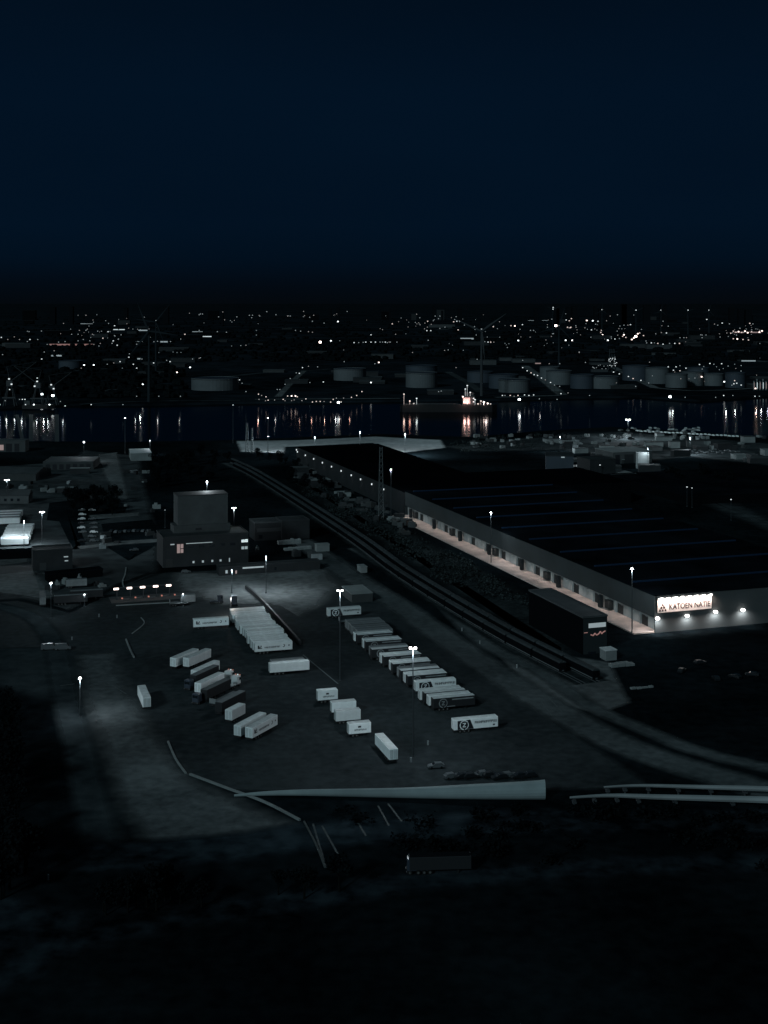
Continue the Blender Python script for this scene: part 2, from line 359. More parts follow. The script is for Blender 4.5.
# lane markings
def stripe(p0, p1, w, name, label, grp=None, z=.09, mt='marking'):
    a, c = P(*p0), P(*p1); o = ribbon_mb([a, c], w, z).build(name, mt); o['kind'] = 'structure'; o['label'] = label; return o
b_ = MB()
for p0, p1 in [((378, 806), (389, 826)), ((388, 804), (402, 822)), ((313, 824), (326, 868)), ((322, 826), (341, 860)), ((303, 655), (338, 684)), ((270, 640), (282, 652)), ((358, 823), (366, 836)), ((108, 683), (126, 694)), ((60, 686), (75, 684)), ((352, 590), (364, 590)), ((540, 700), (552, 716)), ((548, 697), (562, 712))]:
    ribbon_mb([P(*p0), P(*p1)], .45, .09, 0, b_)
struct('road_marking', b_, 'marking', 'faint worn white lane markings')

# kerbs and barriers
def kerb(px, w, h, label, mt='barrier', name='concrete_kerb'):
    o = ribbon_mb(smooth([P(*p) for p in px], 5), w, .02, h).build(name, mt); return tag(o, label, 'kerb', 'pale concrete kerbs')
kerb([(168, 742), (176, 760), (186, 774)], .5, .35, 'short pale kerb rising from the corner of the lit verge')
kerb([(190, 775), (230, 790), (265, 803), (300, 821)], .6, .45, 'long pale kerb between the verge and the yard corner')
kerb([(304, 822), (316, 845), (325, 868)], .4, .3, 'pale kerb running down towards the dark road', 'dim_kerb')
kerb([(126, 568), (125, 575), (122.5, 582), (124, 588)], .5, .4, 'thin curved kerb above the lit gate')
kerb([(126, 640), (130, 650), (134, 658)], .5, .5, 'short kerb piece standing alone on the yard')
kerb([(132, 634), (144, 624), (141, 618)], .35, .3, 'hooked kerb piece below the lit gate')
kerb([(116, 606), (150, 604), (192, 602)], .6, .35, 'straight kerb in front of the lit gate platform')
kerb([(246, 589), (262, 603), (300, 645)], .8, 1.6, 'low dark wall along the tight row of white trailers', 'trailer_dark', 'low_wall')

# solid tube standing in for a passing lorry's light trail, growing to full height
def light_trail():
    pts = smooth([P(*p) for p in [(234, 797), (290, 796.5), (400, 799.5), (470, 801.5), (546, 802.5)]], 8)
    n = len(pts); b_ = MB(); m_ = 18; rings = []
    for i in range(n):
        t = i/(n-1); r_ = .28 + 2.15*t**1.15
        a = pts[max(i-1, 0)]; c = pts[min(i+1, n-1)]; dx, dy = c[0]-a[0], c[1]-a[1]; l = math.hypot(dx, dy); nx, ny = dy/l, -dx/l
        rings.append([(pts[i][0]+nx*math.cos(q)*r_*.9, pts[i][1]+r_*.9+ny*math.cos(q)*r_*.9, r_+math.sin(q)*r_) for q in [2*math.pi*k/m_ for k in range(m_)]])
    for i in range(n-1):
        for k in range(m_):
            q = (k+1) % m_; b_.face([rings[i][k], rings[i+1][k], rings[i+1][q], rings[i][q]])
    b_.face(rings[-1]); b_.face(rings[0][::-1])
    tag(b_.build('lorry_trail', 'light_trail'), 'long pale lorry light trail built solid below the yard, thin at one end and tallest at the other', 'wall')
light_trail()
def pipe(px, z, r, label):
    pts = smooth([P(x, y, z) for x, y in px], 6)
    t = empty('pipeline', (pts[0][0], pts[0][1], 0)); b_ = MB(); ox, oy = pts[0]
    n = len(pts)
    for i in range(n-1): 
        k0 = .25 + .75*i/(n-1); k1 = .25 + .75*(i+1)/(n-1)
        b_.tube((pts[i][0]-ox, pts[i][1]-oy, z), (pts[i+1][0]-ox, pts[i+1][1]-oy, z), r*k0, r*k1, 8)
    b_.build('pipe', 'pipe_pale', t)
    for i in range(1, n, 3):
        s_ = MB(); x, y = pts[i][0]-ox, pts[i][1]-oy
        s_.box(x-.2, x+.2, y-.2, y+.2, 0, z-r*.5); s_.box(x-.5, x+.5, y-.8, y+.8, z-r*1.05-.25, z-r*.8)
        s_.build('support', 'dim_steel', t)
    tag(t, label, 'pipeline', 'pale pipelines')
pipe([(604, 787), (640, 785.5), (700, 787), (770, 789), (860, 793)], 2.2, .85, 'pale raised pipeline, the upper of two below the yard')
pipe([(570, 797.5), (610, 795.5), (660, 797), (770, 800), (860, 803)], 1.8, 1.05, 'pale thicker pipeline, the lower of two below the yard')

# ---------------------------------------------------------------- trailers and lorries
def wheel(b_tyre, b_rim, x, y):
    sgn = -1 if y < 0 else 1
    b_tyre.tube((x, y-.17*sgn*-1 if 0 else y-.17, .5), (x, y+.17, .5), .5, .5, 12)
    b_rim.tube((x, y+.17*sgn, .5), (x, y+.2*sgn, .5), .27, .27, 8)
def make_wheel(parent, x, y):
    a = MB(); c = MB(); wheel(a, c, x, y)
    w = a.build('wheel', 'tyre', parent); c.build('rim', 'rim', w)
def glyphs(b_, x0, x1, y, z, h, seed, gap=.12):
    r = random.Random(seed); x = x0
    while x < x1:
        w = h*r.choice((.45, .6, .7)); k = r.random()
        b_.box(x, x+w*.28, y-.012, y, z, z+h)
        if k > .3: b_.box(x+w*.28, x+w, y-.012, y, z+h*.42, z+h*.62)
        if k > .6: b_.box(x+w*.28, x+w, y-.012, y, z+h*.8, z+h)
        if k < .5: b_.box(x+w*.72, x+w, y-.012, y, z, z+h)
        x += w+gap*h
def Z_mesh(b_, cx, y, cz, h):
    w = h*.8; t = h*.2
    for s0, s1 in ((h/2-t, h/2), (-h/2, -h/2+t)): b_.box(cx-w/2, cx+w/2, y-.02, y, cz+s0, cz+s1)
    i = len(b_.v)
    b_.v += [(cx+w/2-t*1.3, y-.02, cz+h/2-t), (cx+w/2, y-.02, cz+h/2-t), (cx-w/2+t*1.3, y-.02, cz-h/2+t), (cx-w/2, y-.02, cz-h/2+t)]
    b_.f.append((i+3, i+2, i+1, i)); b_.mi.append(b_.cur)
def ring(b_, cx, y, cz, r0, r1, a0=0, a1=360, n=28):
    for k in range(n):
        t0 = math.radians(a0+(a1-a0)*k/n); t1 = math.radians(a0+(a1-a0)*(k+1)/n)
        b_.face([(cx+r0*math.cos(t0), y, cz+r0*math.sin(t0)), (cx+r1*math.cos(t0), y, cz+r1*math.sin(t0)), (cx+r1*math.cos(t1), y, cz+r1*math.sin(t1)), (cx+r0*math.cos(t1), y, cz+r0*math.sin(t1))])
def trailer_proto(kind, L=13.6, W=2.5, H_=4.0):
    """local x runs along the trailer, the side towards -y carries the writing"""
    t = empty('semi_trailer', (0, 0, 0)); hx, hy = L/2, W/2
    body = {'white': 'trailer_white', 'logo': 'trailer_white', 'z': 'trailer_white', 'grey': 'trailer_grey', 'dark': 'trailer_dark', 'box': 'trailer_white', 'flat': 'chassis'}[kind]
    roof = {'grey': 'trailer_greyroof', 'dark': 'trailer_greyroof', 'flat': 'dim_roof'}.get(kind, 'trailer_roof')
    if kind == 'flat':
        box_part('deck', 'trailer_greyroof', t, -hx, hx, -hy, hy, 1.1, 1.3)
        box_part('headboard', 'trailer_grey', t, -hx, -hx+.12, -hy, hy, 1.3, 2.7)
    else:
        box_part('box_body', body, t, -hx, hx, -hy, hy, 1.05, H_-.06, c=.07)
        box_part('roof', roof, t, -hx+.12, hx-.12, -hy+.12, hy-.12, H_-.055, H_)
        d = MB()
        for y0, y1 in ((-hy+.1, -.03), (.03, hy-.1)): d.box(-hx-.03, -hx, y0, y1, 1.15, H_-.25)
        dd = d.build('rear_door', body, t)
        q = MB()
        for y in (-.75, -.35, .35, .75): q.tube((-hx-.06, y, 1.2), (-hx-.06, y, H_-.3), .025, .025, 5)
        q.build('lock_rod', 'chassis', dd)
    b_ = MB(); b_.box(-hx+.1, hx-.3, -.5, .5, .8, 1.05); b_.box(-hx+.05, -hx+.25, -hy+.05, hy-.05, .45, .65)
    b_.build('chassis', 'chassis', t)
    ax = [-hx+1.9, -hx+3.2, -hx+4.5] if L > 9 else [-hx+1.2, -hx+2.3]
    for x in ax:
        for y in (-hy+.2, hy-.2): make_wheel(t, x, y)
    for y in (-.8, .8):
        b_ = MB(); b_.box(hx-3.0, hx-2.8, y-.08, y+.08, 0.02, .95); b_.build('landing_leg', 'chassis', t)
    if kind == 'logo':
        b_ = MB(); y = -hy-.012
        for dx, w, z0, z1 in ((0, .5, 2.1, 3.2), (.6, .35, 2.1, 2.8), (1.05, .3, 2.5, 3.2), (.1, 1.5, 2.0, 2.25)): b_.box(-hx+1.0+dx, -hx+1.0+dx+w, y, y+.01, z0, z1)
        glyphs(b_, -hx+3.4, hx-4.6, -hy-.004, 2.05, .62, 3)
        ring(b_, hx-3.3, -hy-.012, 2.6, .3, .55, -120, 90); b_.box(hx-1.5, hx-1.05, y, y+.01, 2.4, 2.85)
        b_.build('lettering', 'ink', t)
    if kind == 'box':
        b_ = MB(); glyphs(b_, -hx+1.6, hx-1.4, -hy-.004, 1.8, .5, 5); b_.box(-.6, .3, -hy-.014, -hy-.004, 2.7, 3.2); b_.build('lettering', 'ink', t)
    if kind == 'z':
        y = -hy
        b_ = MB(); i = 0
        b_.face([(-hx+1.1, y-.01, 1.08), (-hx+6.1, y-.01, 1.08), (-hx+5.0, y-.01, 3.75), (-hx+1.1, y-.01, 3.6)]); b_.build('front_panel', 'ink', t)
        b_ = MB(); cx = -hx+3.15; cz = 2.3; ring(b_, cx, y-.022, cz, 1.12, 1.42, 35, 150); ring(b_, cx, y-.022, cz, 1.12, 1.42, 155, 262); ring(b_, cx, y-.022, cz, 1.15, 1.36, -80, 30)
        Z_mesh(b_, cx, y-.02, cz, 1.25); b_.build('emblem', 'trailer_white', t)
        b_ = MB(); glyphs(b_, -hx+6.4, hx-.8, y-.004, 2.45, .75, 11, .06); b_.box(hx-1.6, hx-1.0, y-.014, y-.004, 1.5, 1.95); b_.build('lettering', 'ink', t)
    if kind in ('dark', 'zdark'): pass
    return t
def zdark_proto():
    t = trailer_proto('dark'); hx, hy = 6.8, 1.25; y = -hy
    b_ = MB(); cx = -hx+3.15; cz = 2.4
    ring(b_, cx, y-.022, cz, 1.12, 1.42, 35, 150); ring(b_, cx, y-.022, cz, 1.12, 1.42, 155, 262); ring(b_, cx, y-.022, cz, 1.15, 1.36, -80, 30)
    Z_mesh(b_, cx, y-.02, cz, 1.25); b_.build('emblem', 'trailer_grey', t)
    b_ = MB(); b_.box(-hx+6.0, hx-.6, y-.014, y-.004, 3.15, 3.5); b_.box(-hx+4.4, -hx+7.0, y-.014, y-.004, 1.2, 1.4)
    b_.build('side_stripe', 'trailer_grey', t)
    for ch in t.children:
        if ch.name.startswith('roof'): ch.data.materials[0] = M['trailer_roof']
    return t
PROTO = {}; USED = set()
def place(kind, near_corner, ang, label, group=None, z=0, L=None, cat='trailer', world=False):
    key = (kind, L)
    if key not in PROTO:
        PROTO[key] = zdark_proto() if kind == 'zdark' else trailer_proto(kind, L or 13.6, H_=2.9+1.1)
        o = PROTO[key]
    else: o = copy_tree(PROTO[key])
    a = math.radians(ang); x, y = near_corner if world else P(*near_corner)
    Lx = L or 13.6
    o.location = (x + math.cos(a)*Lx/2 - math.sin(a)*1.25, y + math.sin(a)*Lx/2 + math.cos(a)*1.25, z)
    o.rotation_euler = (0, 0, a)
    tag(o, label, cat, group)
    return o
A0 = 16.5
def step(p, ang, along, across):
    a = math.radians(ang); return (p[0]+math.cos(a)*along-math.sin(a)*across, p[1]+math.sin(a)*along+math.cos(a)*across)
# the tight centre row
p0 = P(255, 655)
G1 = 'white trailers in the tight row beside the low wall'
for i in range(19):
    j = R.uniform(-.5, .5) if i else 0
    place('logo' if i == 0 else 'white', step(p0, A0, j + (.8 if i in (6, 7) else 0), i*2.95), A0,
          'white trailer with dark lettering, nearest of the tight row beside the low wall' if i == 0 else
          'white trailer in the tight row beside the low wall, %s from its near end' % ordw(i), G1, world=True)
place('logo', (193.5, 630), 15, 'white trailer with dark lettering parked alone at the far corner of the tight row', 'free standing white trailers')
place('white', (270, 676), 17, 'plain white trailer with blank side, just below the tight row', 'pair of plain trailers')
place('grey', step(P(270, 676), 17, 1.2, 3.4), 17, 'greyish trailer tucked behind the plain white trailer below the tight row', 'pair of plain trailers', world=True, L=11.5)
# slanted group
GB = 'slanted trailers left of the tight row'
place('white', (176, 670), 64, 'outermost pale trailer of the slanted group', GB)
place('white', (189, 670), 64, 'pale trailer next to the outermost one in the slanted group', GB)
place('white', (197, 683), 64, 'white slanted trailer with a small lamp glinting at its far corner', GB)
place('white', (201, 696), 64, 'white slanted trailer coupled to a lorry cab with its lights on', GB)
place('dark', (207, 703), 64, 'dark curtain sided trailer in the middle of the slanted group', GB)
place('flat', (216, 708), 64, 'empty flatbed trailer below the dark curtain sided trailer', GB)
place('white', (232, 724), 64, 'short white container trailer between flatbed and the last slanted pair', GB, L=7.5)
place('white', (241, 740), 63, 'far one of the two white slanted trailers nearest the verge', GB)
place('logo', (252.5, 742), 63, 'white slanted trailer with dark stripe lettering, nearest the verge corner', GB)
# middle boxes
place('box', (318, 704), 16, 'small white container trailer with dark square mark, alone in mid yard', 'short container trailers', L=6.4)
place('white', (336, 725), 16, 'short white trailer, middle one of the staggered three', 'short container trailers', L=7.6)
place('white', (332, 716), 16, 'short white trailer at the back of the staggered three', 'short container trailers', L=7.6)
place('box', (349, 738), 16, 'short white box trailer with lettering, front of the staggered three', 'short container trailers', L=6.6)
place('white', (398, 763), 107, 'white trailer pointing towards the solid light trail, roof brightly lit', 'free standing white trailers')
place('white', (151, 710), 107.5, 'lone white trailer standing end-on between verge and slanted group', 'free standing white trailers')
# long right row
G2 = 'trailers in the long row beside the tall yard lamp'
place('z', (328, 619), A0, 'grey trailer with round emblem at the far end of the long row', G2, L=13.6)
place('flat', (340, 625), A0, 'empty flatbed at the far end of the long row', G2)
pt = P(358, 642)
for i in range(7):
    place('grey', step(pt, A0, R.uniform(-.15, .15), (6-i)*2.75), A0, 'grey roofed trailer packed in the flat block of seven, %s from the far lamp' % ordw(i), 'grey trailers in the flat block', world=True)
row = [(357.5, 646), (366, 653), (372, 661), (384, 668.5), (393, 676), (401, 683), (408, 688.5), (416, 694.5)]
desc = ['dim grey roof', 'pale front ring', 'clear round emblem and white stripe', 'lit roof below the yard lamp', 'narrow bright roof edge', 'dim roof edge', 'half hidden dark side', 'white frame around a dark side']
for i, (p, d_) in enumerate(zip(row, desc)):
    place('zdark' if i != 7 else 'z', p, A0, 'dark sided trailer with %s, %s below the flat block' % (d_, ordw(i)), G2)
for i, p in enumerate(row[:7]):
    for k in (1,):
        place('grey' if (i+k) % 3 == 0 else 'white', step(P(*p), A0, R.uniform(-.3, .5), k*2.9), A0, 'pale roofed trailer %s behind the %s dark sided one of the long row' % ('directly', ordw(i)), 'pale roofed trailers in the long row', world=True)
pe = P(433.5, 712)
for i, (k, d_) in enumerate([('zdark', 'black trailer with grey ring emblem closing the near end of the long row'), ('white', 'pale roofed trailer second from the near end of the long row'), ('zdark', 'dark sided trailer third from the near end of the long row'), ('white', 'pale roofed trailer fourth from the near end of the long row')]):
    place(k, step(pe, A0, -.4*i, i*3.1), A0, d_, G2, world=True)
place('z', (454, 734), 15.5, 'white trailer with black front panel and ringed letter Z, alone near the side road', 'free standing white trailers')
# left bright stack
G3 = 'white trailers stacked side by side near the left lane'
p0 = P(1, 547)
for i in range(16):
    place('white', step(p0, 12, R.uniform(-.6, .6), i*2.95), 12, 'white trailer in the bright row by the dark shed, %s from its near side' % ordw(i), G3, world=True)
p0 = P(-6, 526)
for i in range(11):
    place('grey' if i % 3 else 'white', step(p0, 12, R.uniform(-.6, .6), i*2.95), 12, 'grey trailer behind the bright row, %s from its near side' % ordw(i), 'grey trailers behind the bright row', world=True)

# lorries: a cab of their own
def cab_proto(mt, lights=True):
    t = empty('lorry_cab', (0, 0, 0))
    b_ = MB(); b_.box(-1.1, 1.1, -1.2, 1.2, .9, 3.4, c=.18); b_.box(-4.2, -1.1, -.9, .9, .75, 1.05)
    b_.build('cab', mt, t)
    box_part('windscreen', 'glass_dark', t, 1.1, 1.13, -1.0, 1.0, 2.1, 3.0)
    box_part('side_window', 'glass_dark', t, .1, .9, -1.23, -1.2, 2.1, 2.9)
    b_ = MB(); b_.box(1.0, 1.25, -1.2, 1.2, .45, .9); b_.build('bumper', 'chassis', t)
    for x in (.5, -2.6, -3.8):
        for y in (-1.0, 1.0): make_wheel(t, x, y)
    for y in (-.95, .95):
        b_ = MB(); b_.box(1.25, 1.32, y-.2, y+.2, .55, .8); b_.build('headlight', 'lit_white' if lights else 'rim', t)
    if lights:
        for y in (-.8, 0, .8):
            b_ = MB(); b_.box(.95, 1.2, y-.16, y+.16, 3.4, 3.62); b_.build('roof_lamp', 'lamp_red' if y else 'lit_white', t)
    return t
c0 = cab_proto('cab_white'); 
def put(o, px, ang, label, cat, group=None):
    x, y = P(*px); o.location = (x, y, 0); o.rotation_euler = (0, 0, math.radians(ang)); tag(o, label, cat, group); return o
put(c0, (229, 681), 64, 'white lorry cab with lights on at the end of the slanted trailer', 'lorry', 'lorry cabs among the trailers')
put(copy_tree(c0), (236, 686), 64, 'white lorry cab with lights on beside the flatbed trailer', 'lorry', 'lorry cabs among the trailers')
c1 = cab_proto('cab_dark', False)
put(c1, (339, 722), 196, 'dark lorry cab at the side of the staggered three trailers', 'lorry', 'lorry cabs among the trailers')
put(copy_tree(c1), (234, 604), 100, 'lorry cab parked at the far end of the tight white row', 'lorry', 'lorry cabs among the trailers')
put(copy_tree(c1), (220, 603), 16, 'dark lorry cab standing on the concrete apron', 'lorry', 'lorry cabs among the trailers')

put(copy_tree(c1), (189, 690), 244, 'dark lorry cab at the outer end of the slanted trailer below the outermost pair', 'lorry', 'lorry cabs among the trailers')
put(copy_tree(c1), (197, 704), 244, 'dark lorry cab at the outer end of the dark curtain sided trailer', 'lorry', 'lorry cabs among the trailers')
place('dark', (196, 688), 64, 'dark trailer squeezed between two white ones in the slanted group', GB)
place('dark', (222, 716), 64, 'dark trailer between the flatbed and the short container trailer', GB)
# cars
def car_proto(mt, van=False):
    t = empty('van' if van else 'parked_car', (0, 0, 0)); b_ = MB()
    prof = [(-2.2, .35), (-2.2, .95), (-1.9, 1.0), (-1.5, 1.42), (.3, 1.45), (1.0, .98), (2.0, .85), (2.2, .6), (2.2, .35)] if not van else \
           [(-2.8, .4), (-2.8, 2.2), (-2.6, 2.35), (1.3, 2.35), (2.0, 1.35), (2.7, 1.15), (2.8, .8), (2.8, .4)]
    n = len(prof)
    for y, o_ in ((-.88, 1), (.88, -1)):
        pts = [(x, y*(1 if z < 1.0 else .88), z) for x, z in prof]; b_.face(pts if o_ == 1 else pts[::-1])
    for k in range(n):
        a, c = prof[k], prof[(k+1) % n]
        ya, yc = .88*(1 if a[1] < 1.0 else .88), .88*(1 if c[1] < 1.0 else .88)
        b_.face([(a[0], ya, a[1]), (c[0], yc, c[1]), (c[0], -yc, c[1]), (a[0], -ya, a[1])])
    b_.build('body', mt, t)
    b_ = MB(); k = prof.index((.3, 1.45)) if not van else 3
    a, c = prof[k], prof[k+1]
    b_.face([(a[0]+.06, -.7, a[1]-.02), (c[0]-.02, -.75, c[1]+.04), (c[0]-.02, .75, c[1]+.04), (a[0]+.06, .7, a[1]-.02)])
    for v in range(4): b_.v[v] = (b_.v[v][0]+.02, b_.v[v][1], b_.v[v][2]+.02)
    b_.build('windscreen', 'glass_dark', t)
    for x in ((-1.35, 1.35) if not van else (-1.8, 1.8)):
        for y in (-.78, .78):
            q = MB(); q.tube((x, y-.12, .33), (x, y+.12, .33), .33, .33, 10); q.build('wheel', 'tyre', t)
    return t
CP = {}
def car(kind, px, ang, label, group, world=None, van=False):
    k = (kind, van)
    if k not in CP: CP[k] = o = car_proto(kind, van)
    else: o = copy_tree(CP[k])
    x, y = world if world else P(*px)
    o.location = (x, y, 0.03); o.rotation_euler = (0, 0, math.radians(ang)); tag(o, label, 'van' if van else 'car', group)
car('car_grey', (49, 650), 10, 'small white van on the lane above the lit verge', 'vehicles on the lane', van=True)
car('car_grey', (63, 650), 10, 'grey van following the white van above the lit verge', 'vehicles on the lane', van=True)
car('car_grey', (134, 551), 200, 'dark car parked by the corner of the block building', 'cars near the block building')
car('car_grey', (186, 573), 8, 'dark car just below the lit entrance of the block building', 'cars near the block building')
n = 0
for r_ in range(8):
    for c_ in range(2):
        if R.random() < .12: continue
        car(R.choice(('car_dark', 'car_grey', 'car_grey', 'car_white')), (82+c_*11+R.uniform(-1, 1), 511+r_*4.4), R.choice((10, 190)), 'dark car parked in the double file between the trees and the box building', 'cars in the unlit double file')
for i in range(9):
    car('car_grey' if i % 2 else 'car_dark', (112+i*4.5, 532+R.uniform(-1, 1)), 80, 'dark car in the short row left of the block building', 'cars in the short dark row')
for i in range(26):
    car('car_bright', (637+i*4.0, 431.5+i*.22+R.uniform(-.3, .3)), 100, 'pale car in the far row on the river bank storage ground', 'pale cars in the river bank row')
for i in range(20):
    car('car_grey', (689+i*2.6, 452+R.uniform(-2, 2)), 95, 'grey car in the nearer patch on the river bank storage ground', 'grey cars in the river bank patch')
for i, p in enumerate([(700, 664), (682, 672), (716, 680), (735, 678), (752, 676)]):
    car('car_dark', p, 20+i*37, 'dark car on the unlit ground below the big sign', 'dark cars below the sign')
car('car_grey', (436, 768), 190, 'pale car at the corner above the solid light trail', 'cars near the rounded wall')
for i in range(9):
    car('car_dark' if i % 3 else 'car_grey', (452+i*9.5, 778+R.uniform(-2, 1)), R.choice((20, 200)), 'dark car in the file parked along the top of the solid light trail', 'dark cars along the retaining wall')
# dim lorry on the highway
o = trailer_proto('dark', 13.6, 2.5, 3.9)
for ch in o.children:
    if ch.name.startswith('roof'): ch.data.materials[0] = M['turbine_grey'] if 'turbine_grey' in M else M['dark_steel']
x, y = P(440, 872); o.location = (x, y, 0); o.rotation_euler = (0, 0, math.radians(4)); tag(o, 'dark lorry trailer on the unlit highway below the solid light trail', 'trailer')
cc = copy_tree(c1); cc.location = (x-6.2, y-.4, 0); cc.rotation_euler = (0, 0, math.radians(184)); tag(cc, 'dark lorry cab pulling the trailer on the unlit highway', 'lorry')

# ---------------------------------------------------------------- the big warehouse
AW = math.atan2(.313, .95)          # its front runs along this heading, the long wall at right angles
U = (-math.sin(AW), math.cos(AW)); V = (math.cos(AW), math.sin(AW))
C0 = P(655, 633); HW = 14.0
def loc(u, v): return (v, u)        # local frame: x across the front, y along the long wall
wh = empty('warehouse', (C0[0], C0[1], 0), AW)
tag(wh, 'huge black roofed warehouse with lit loading dock and illuminated sign', 'warehouse')
LW, WW = 288.0, 97.0
b_ = MB(); b_.box(0, WW, 0, .5, 0, HW); b_.build('front_wall', 'front_cladding', wh)
b_ = MB(); b_.box(0, .5, .5, LW, 5.6, HW); b_.box(WW-.5, WW, .5, LW, 0, HW); b_.box(0, WW, LW, LW+.5, 0, HW); b_.build('cladding_wall', 'cladding', wh)
b_ = MB(); b_.box(1.6, 2.0, .5, LW, 0, 5.5); b_.build('dock_wall', 'dock_wall', wh)
b_ = MB(); b_.box(.5, 1.6, .5, LW, 5.5, 5.6); b_.build('dock_soffit', 'dark_wall', wh)
b_ = MB(); b_.box(-.25, WW+.25, -.25, LW+.8, HW, HW+.35); b_.build('roof', 'roof_black', wh)
k = 0
for yy in range(9):
    y0 = 22 + yy*32.5
    b_ = MB(); b_.box(3, WW-4, y0, y0+1.1, HW+.35, HW+.95, c=.2); b_.build('skylight', 'skylight', wh)
# lower lean-to bays with doors, light wall panels between
yy = 8.0; i = 0
while yy < LW-10:
    b_ = MB(); b_.box(1.5, 1.6, yy, yy+4.6, 0.1, 4.3); b_.build('dock_door', 'dock_door', wh)
    b_ = MB(); b_.box(.9, 1.6, yy+5.0, yy+5.6, 0, 5.2); b_.build('dock_pier', 'dock_wall', wh)
    if i % 3 == 1:
        b_ = MB(); b_.box(-.6, 1.5, yy+8, yy+11.5, 1.0, 4.4); b_.build('dock_shelter', 'dock_door', wh)
    if i % 2:
        b_ = MB(); b_.box(-1.4, 0, yy+14, yy+16, 0.1, 5.4); b_.build('dock_shelter', 'dark_wall', wh)
    yy += 19.5; i += 1
b_ = MB(); b_.box(-8.8, 1.5, .4, LW-2, .02, .45); b_.build('dock_platform', 'dock_floor', wh)
def wl(v, u, z):
    c, s_ = math.cos(AW), math.sin(AW); return (C0[0]+v*c-u*s_, C0[1]+v*s_+u*c, z)
# far extension of the building
we = empty('warehouse', (C0[0], C0[1], 0), AW); tag(we, 'lower black roofed hall joined to the far end of the huge warehouse', 'warehouse')
pf = P(283, 447, 13.5); du = (pf[0]-C0[0])*U[0]+(pf[1]-C0[1])*U[1]
b_ = MB(); b_.box(0, .5, LW+.6, du, 0, 13.2); b_.build('long_wall', 'dark_wall', we)
b_ = MB(); b_.box(.5, 66, du-.5, du, 0, 13.2); b_.box(66, 66.5, du-340, du, 0, 13.2); b_.build('end_wall', 'dark_wall', we)
b_ = MB(); b_.box(-.2, 66.5, LW+.6, du, 13.2, 13.5); b_.build('roof', 'roof_black_wide', we)
dm = du-185
w2 = empty('warehouse', (C0[0], C0[1], 0), AW); tag(w2, 'wide unlit black roofed hall behind the huge warehouse', 'warehouse')
b_ = MB(); b_.box(66.8, 150, LW+.9, dm, 0, 13.0); b_.build('hall_body', 'wagon_side', w2)
b_ = MB(); b_.box(66.7, 150.3, LW+.8, dm+.3, 13.0, 13.4); b_.build('roof', 'roof_black_wide', w2)

SPOTN = [0]
def spot(loc_, power, size=2.4, blend=.9, col=(1, .97, .94), tgt=None, rad=.4, parent=None, point=False):
    l = bpy.data.lights.new('lamp_light', 'POINT' if point else 'SPOT'); l.energy = power; l.color = col; l.shadow_soft_size = rad
    if not point: l.spot_size = size; l.spot_blend = blend
    o = bpy.data.objects.new('lamp_light', l); COL.objects.link(o); o.location = loc_
    if tgt is not None:
        d = Vector(tgt)-Vector(loc_); o.rotation_euler = d.to_track_quat('-Z', 'Y').to_euler()
    return o
# dock lamps
for i in range(29):
    u = 6 + i*9.75
    t = empty('dock_lamp', wl(-.35, u, 5.1), AW)
    b_ = MB(); b_.box(-.2, .3, -.25, .25, 0, .16); b_.build('housing', 'dim_steel', t)
    b_ = MB(); b_.box(-.15, .2, -.2, .2, -.05, 0); b_.build('lens', 'lit_white', t)
    tag(t, 'small lamp under the overhang of the loading dock', 'lamp', 'lamps along the loading dock')
    spot(wl(-1.0, u, 5.0), 480, 2.9, 1.0, (1, .86, .80), wl(-2.6, u, 0))
# lamps under the eave of the far hall
for i, (x, y) in enumerate([(289.5, 449.5), (297, 453), (305, 456.7), (313.5, 460.7), (322, 464.8), (331.2, 469), (340.8, 473.7), (350.8, 478.6), (361, 483.5), (372.3, 489), (384, 494.2)]):
    u = None
    # on the wall line v = -.3: solve height from the mark
    best = min((abs((HY+(H-z)*F/(wl(-.5, uu, 0)[1]))-y)+abs((CX+wl(-.5, uu, 0)[0]*F/wl(-.5, uu, 0)[1])-x)*1.0, uu, z) for uu in range(int(LW)-6, int(du), 3) for z in (10.0, 10.6, 11.2, 11.8))
    uu, z = best[1], best[2]
    t = empty('eave_lamp', wl(-.6, uu, z), AW)
    b_ = MB(); b_.box(-.3, .6, -.3, .3, .5, .75); b_.build('housing', 'dim_steel', t)
    b_ = MB(); b_.box(-.35, .25, -.35, .35, -.55, .5, c=.1); b_.build('lens', 'lamp_w2', t)
    tag(t, 'small white lamp below the eave of the lower hall, %s from the river end' % ordw(i), 'lamp', 'lamps below the eave')
    spot(wl(-1.2, uu, z-.3), 160, 2.2, 1, (.9, .98, 1), wl(-2.5, uu, 0))

# sign on the front wall
sg = empty('company_sign', wl(.9, -.1, 7.6), AW)
tag(sg, 'large floodlit white sign with dark triangle emblem and company name on the warehouse front', 'sign')
SW, SH = 23.5, 5.7
b_ = MB(); b_.box(0, SW, -.25, -.05, 0, SH, c=0); b_.build('panel', 'sign_white', sg)
b_ = MB(); b_.box(-.1, SW+.1, -.3, -.05, -.12, 0); b_.box(-.1, SW+.1, -.3, -.05, SH, SH+.12); b_.box(-.12, 0, -.3, -.05, 0, SH); b_.box(SW, SW+.12, -.3, -.05, 0, SH); b_.build('frame', 'dim_steel', sg)
b_ = MB()
for cx, cz in ((1.0, .8), (2.2, .8), (3.4, .8), (1.6, 1.85), (2.8, 1.85), (2.2, 2.85)):
    i = len(b_.v); b_.face([(cx-.5, -.27, cz-.42), (cx+.5, -.27, cz-.42), (cx+.28, -.27, cz+.45), (cx-.28, -.27, cz+.45)])
b_.build('emblem', 'sign_ink', sg)
cu = bpy.data.curves.new('lettering', 'FONT'); cu.body = 'KATOEN NATIE'; cu.size = 3.0; cu.extrude = .02; cu.offset = .05; cu.space_character = 1.02
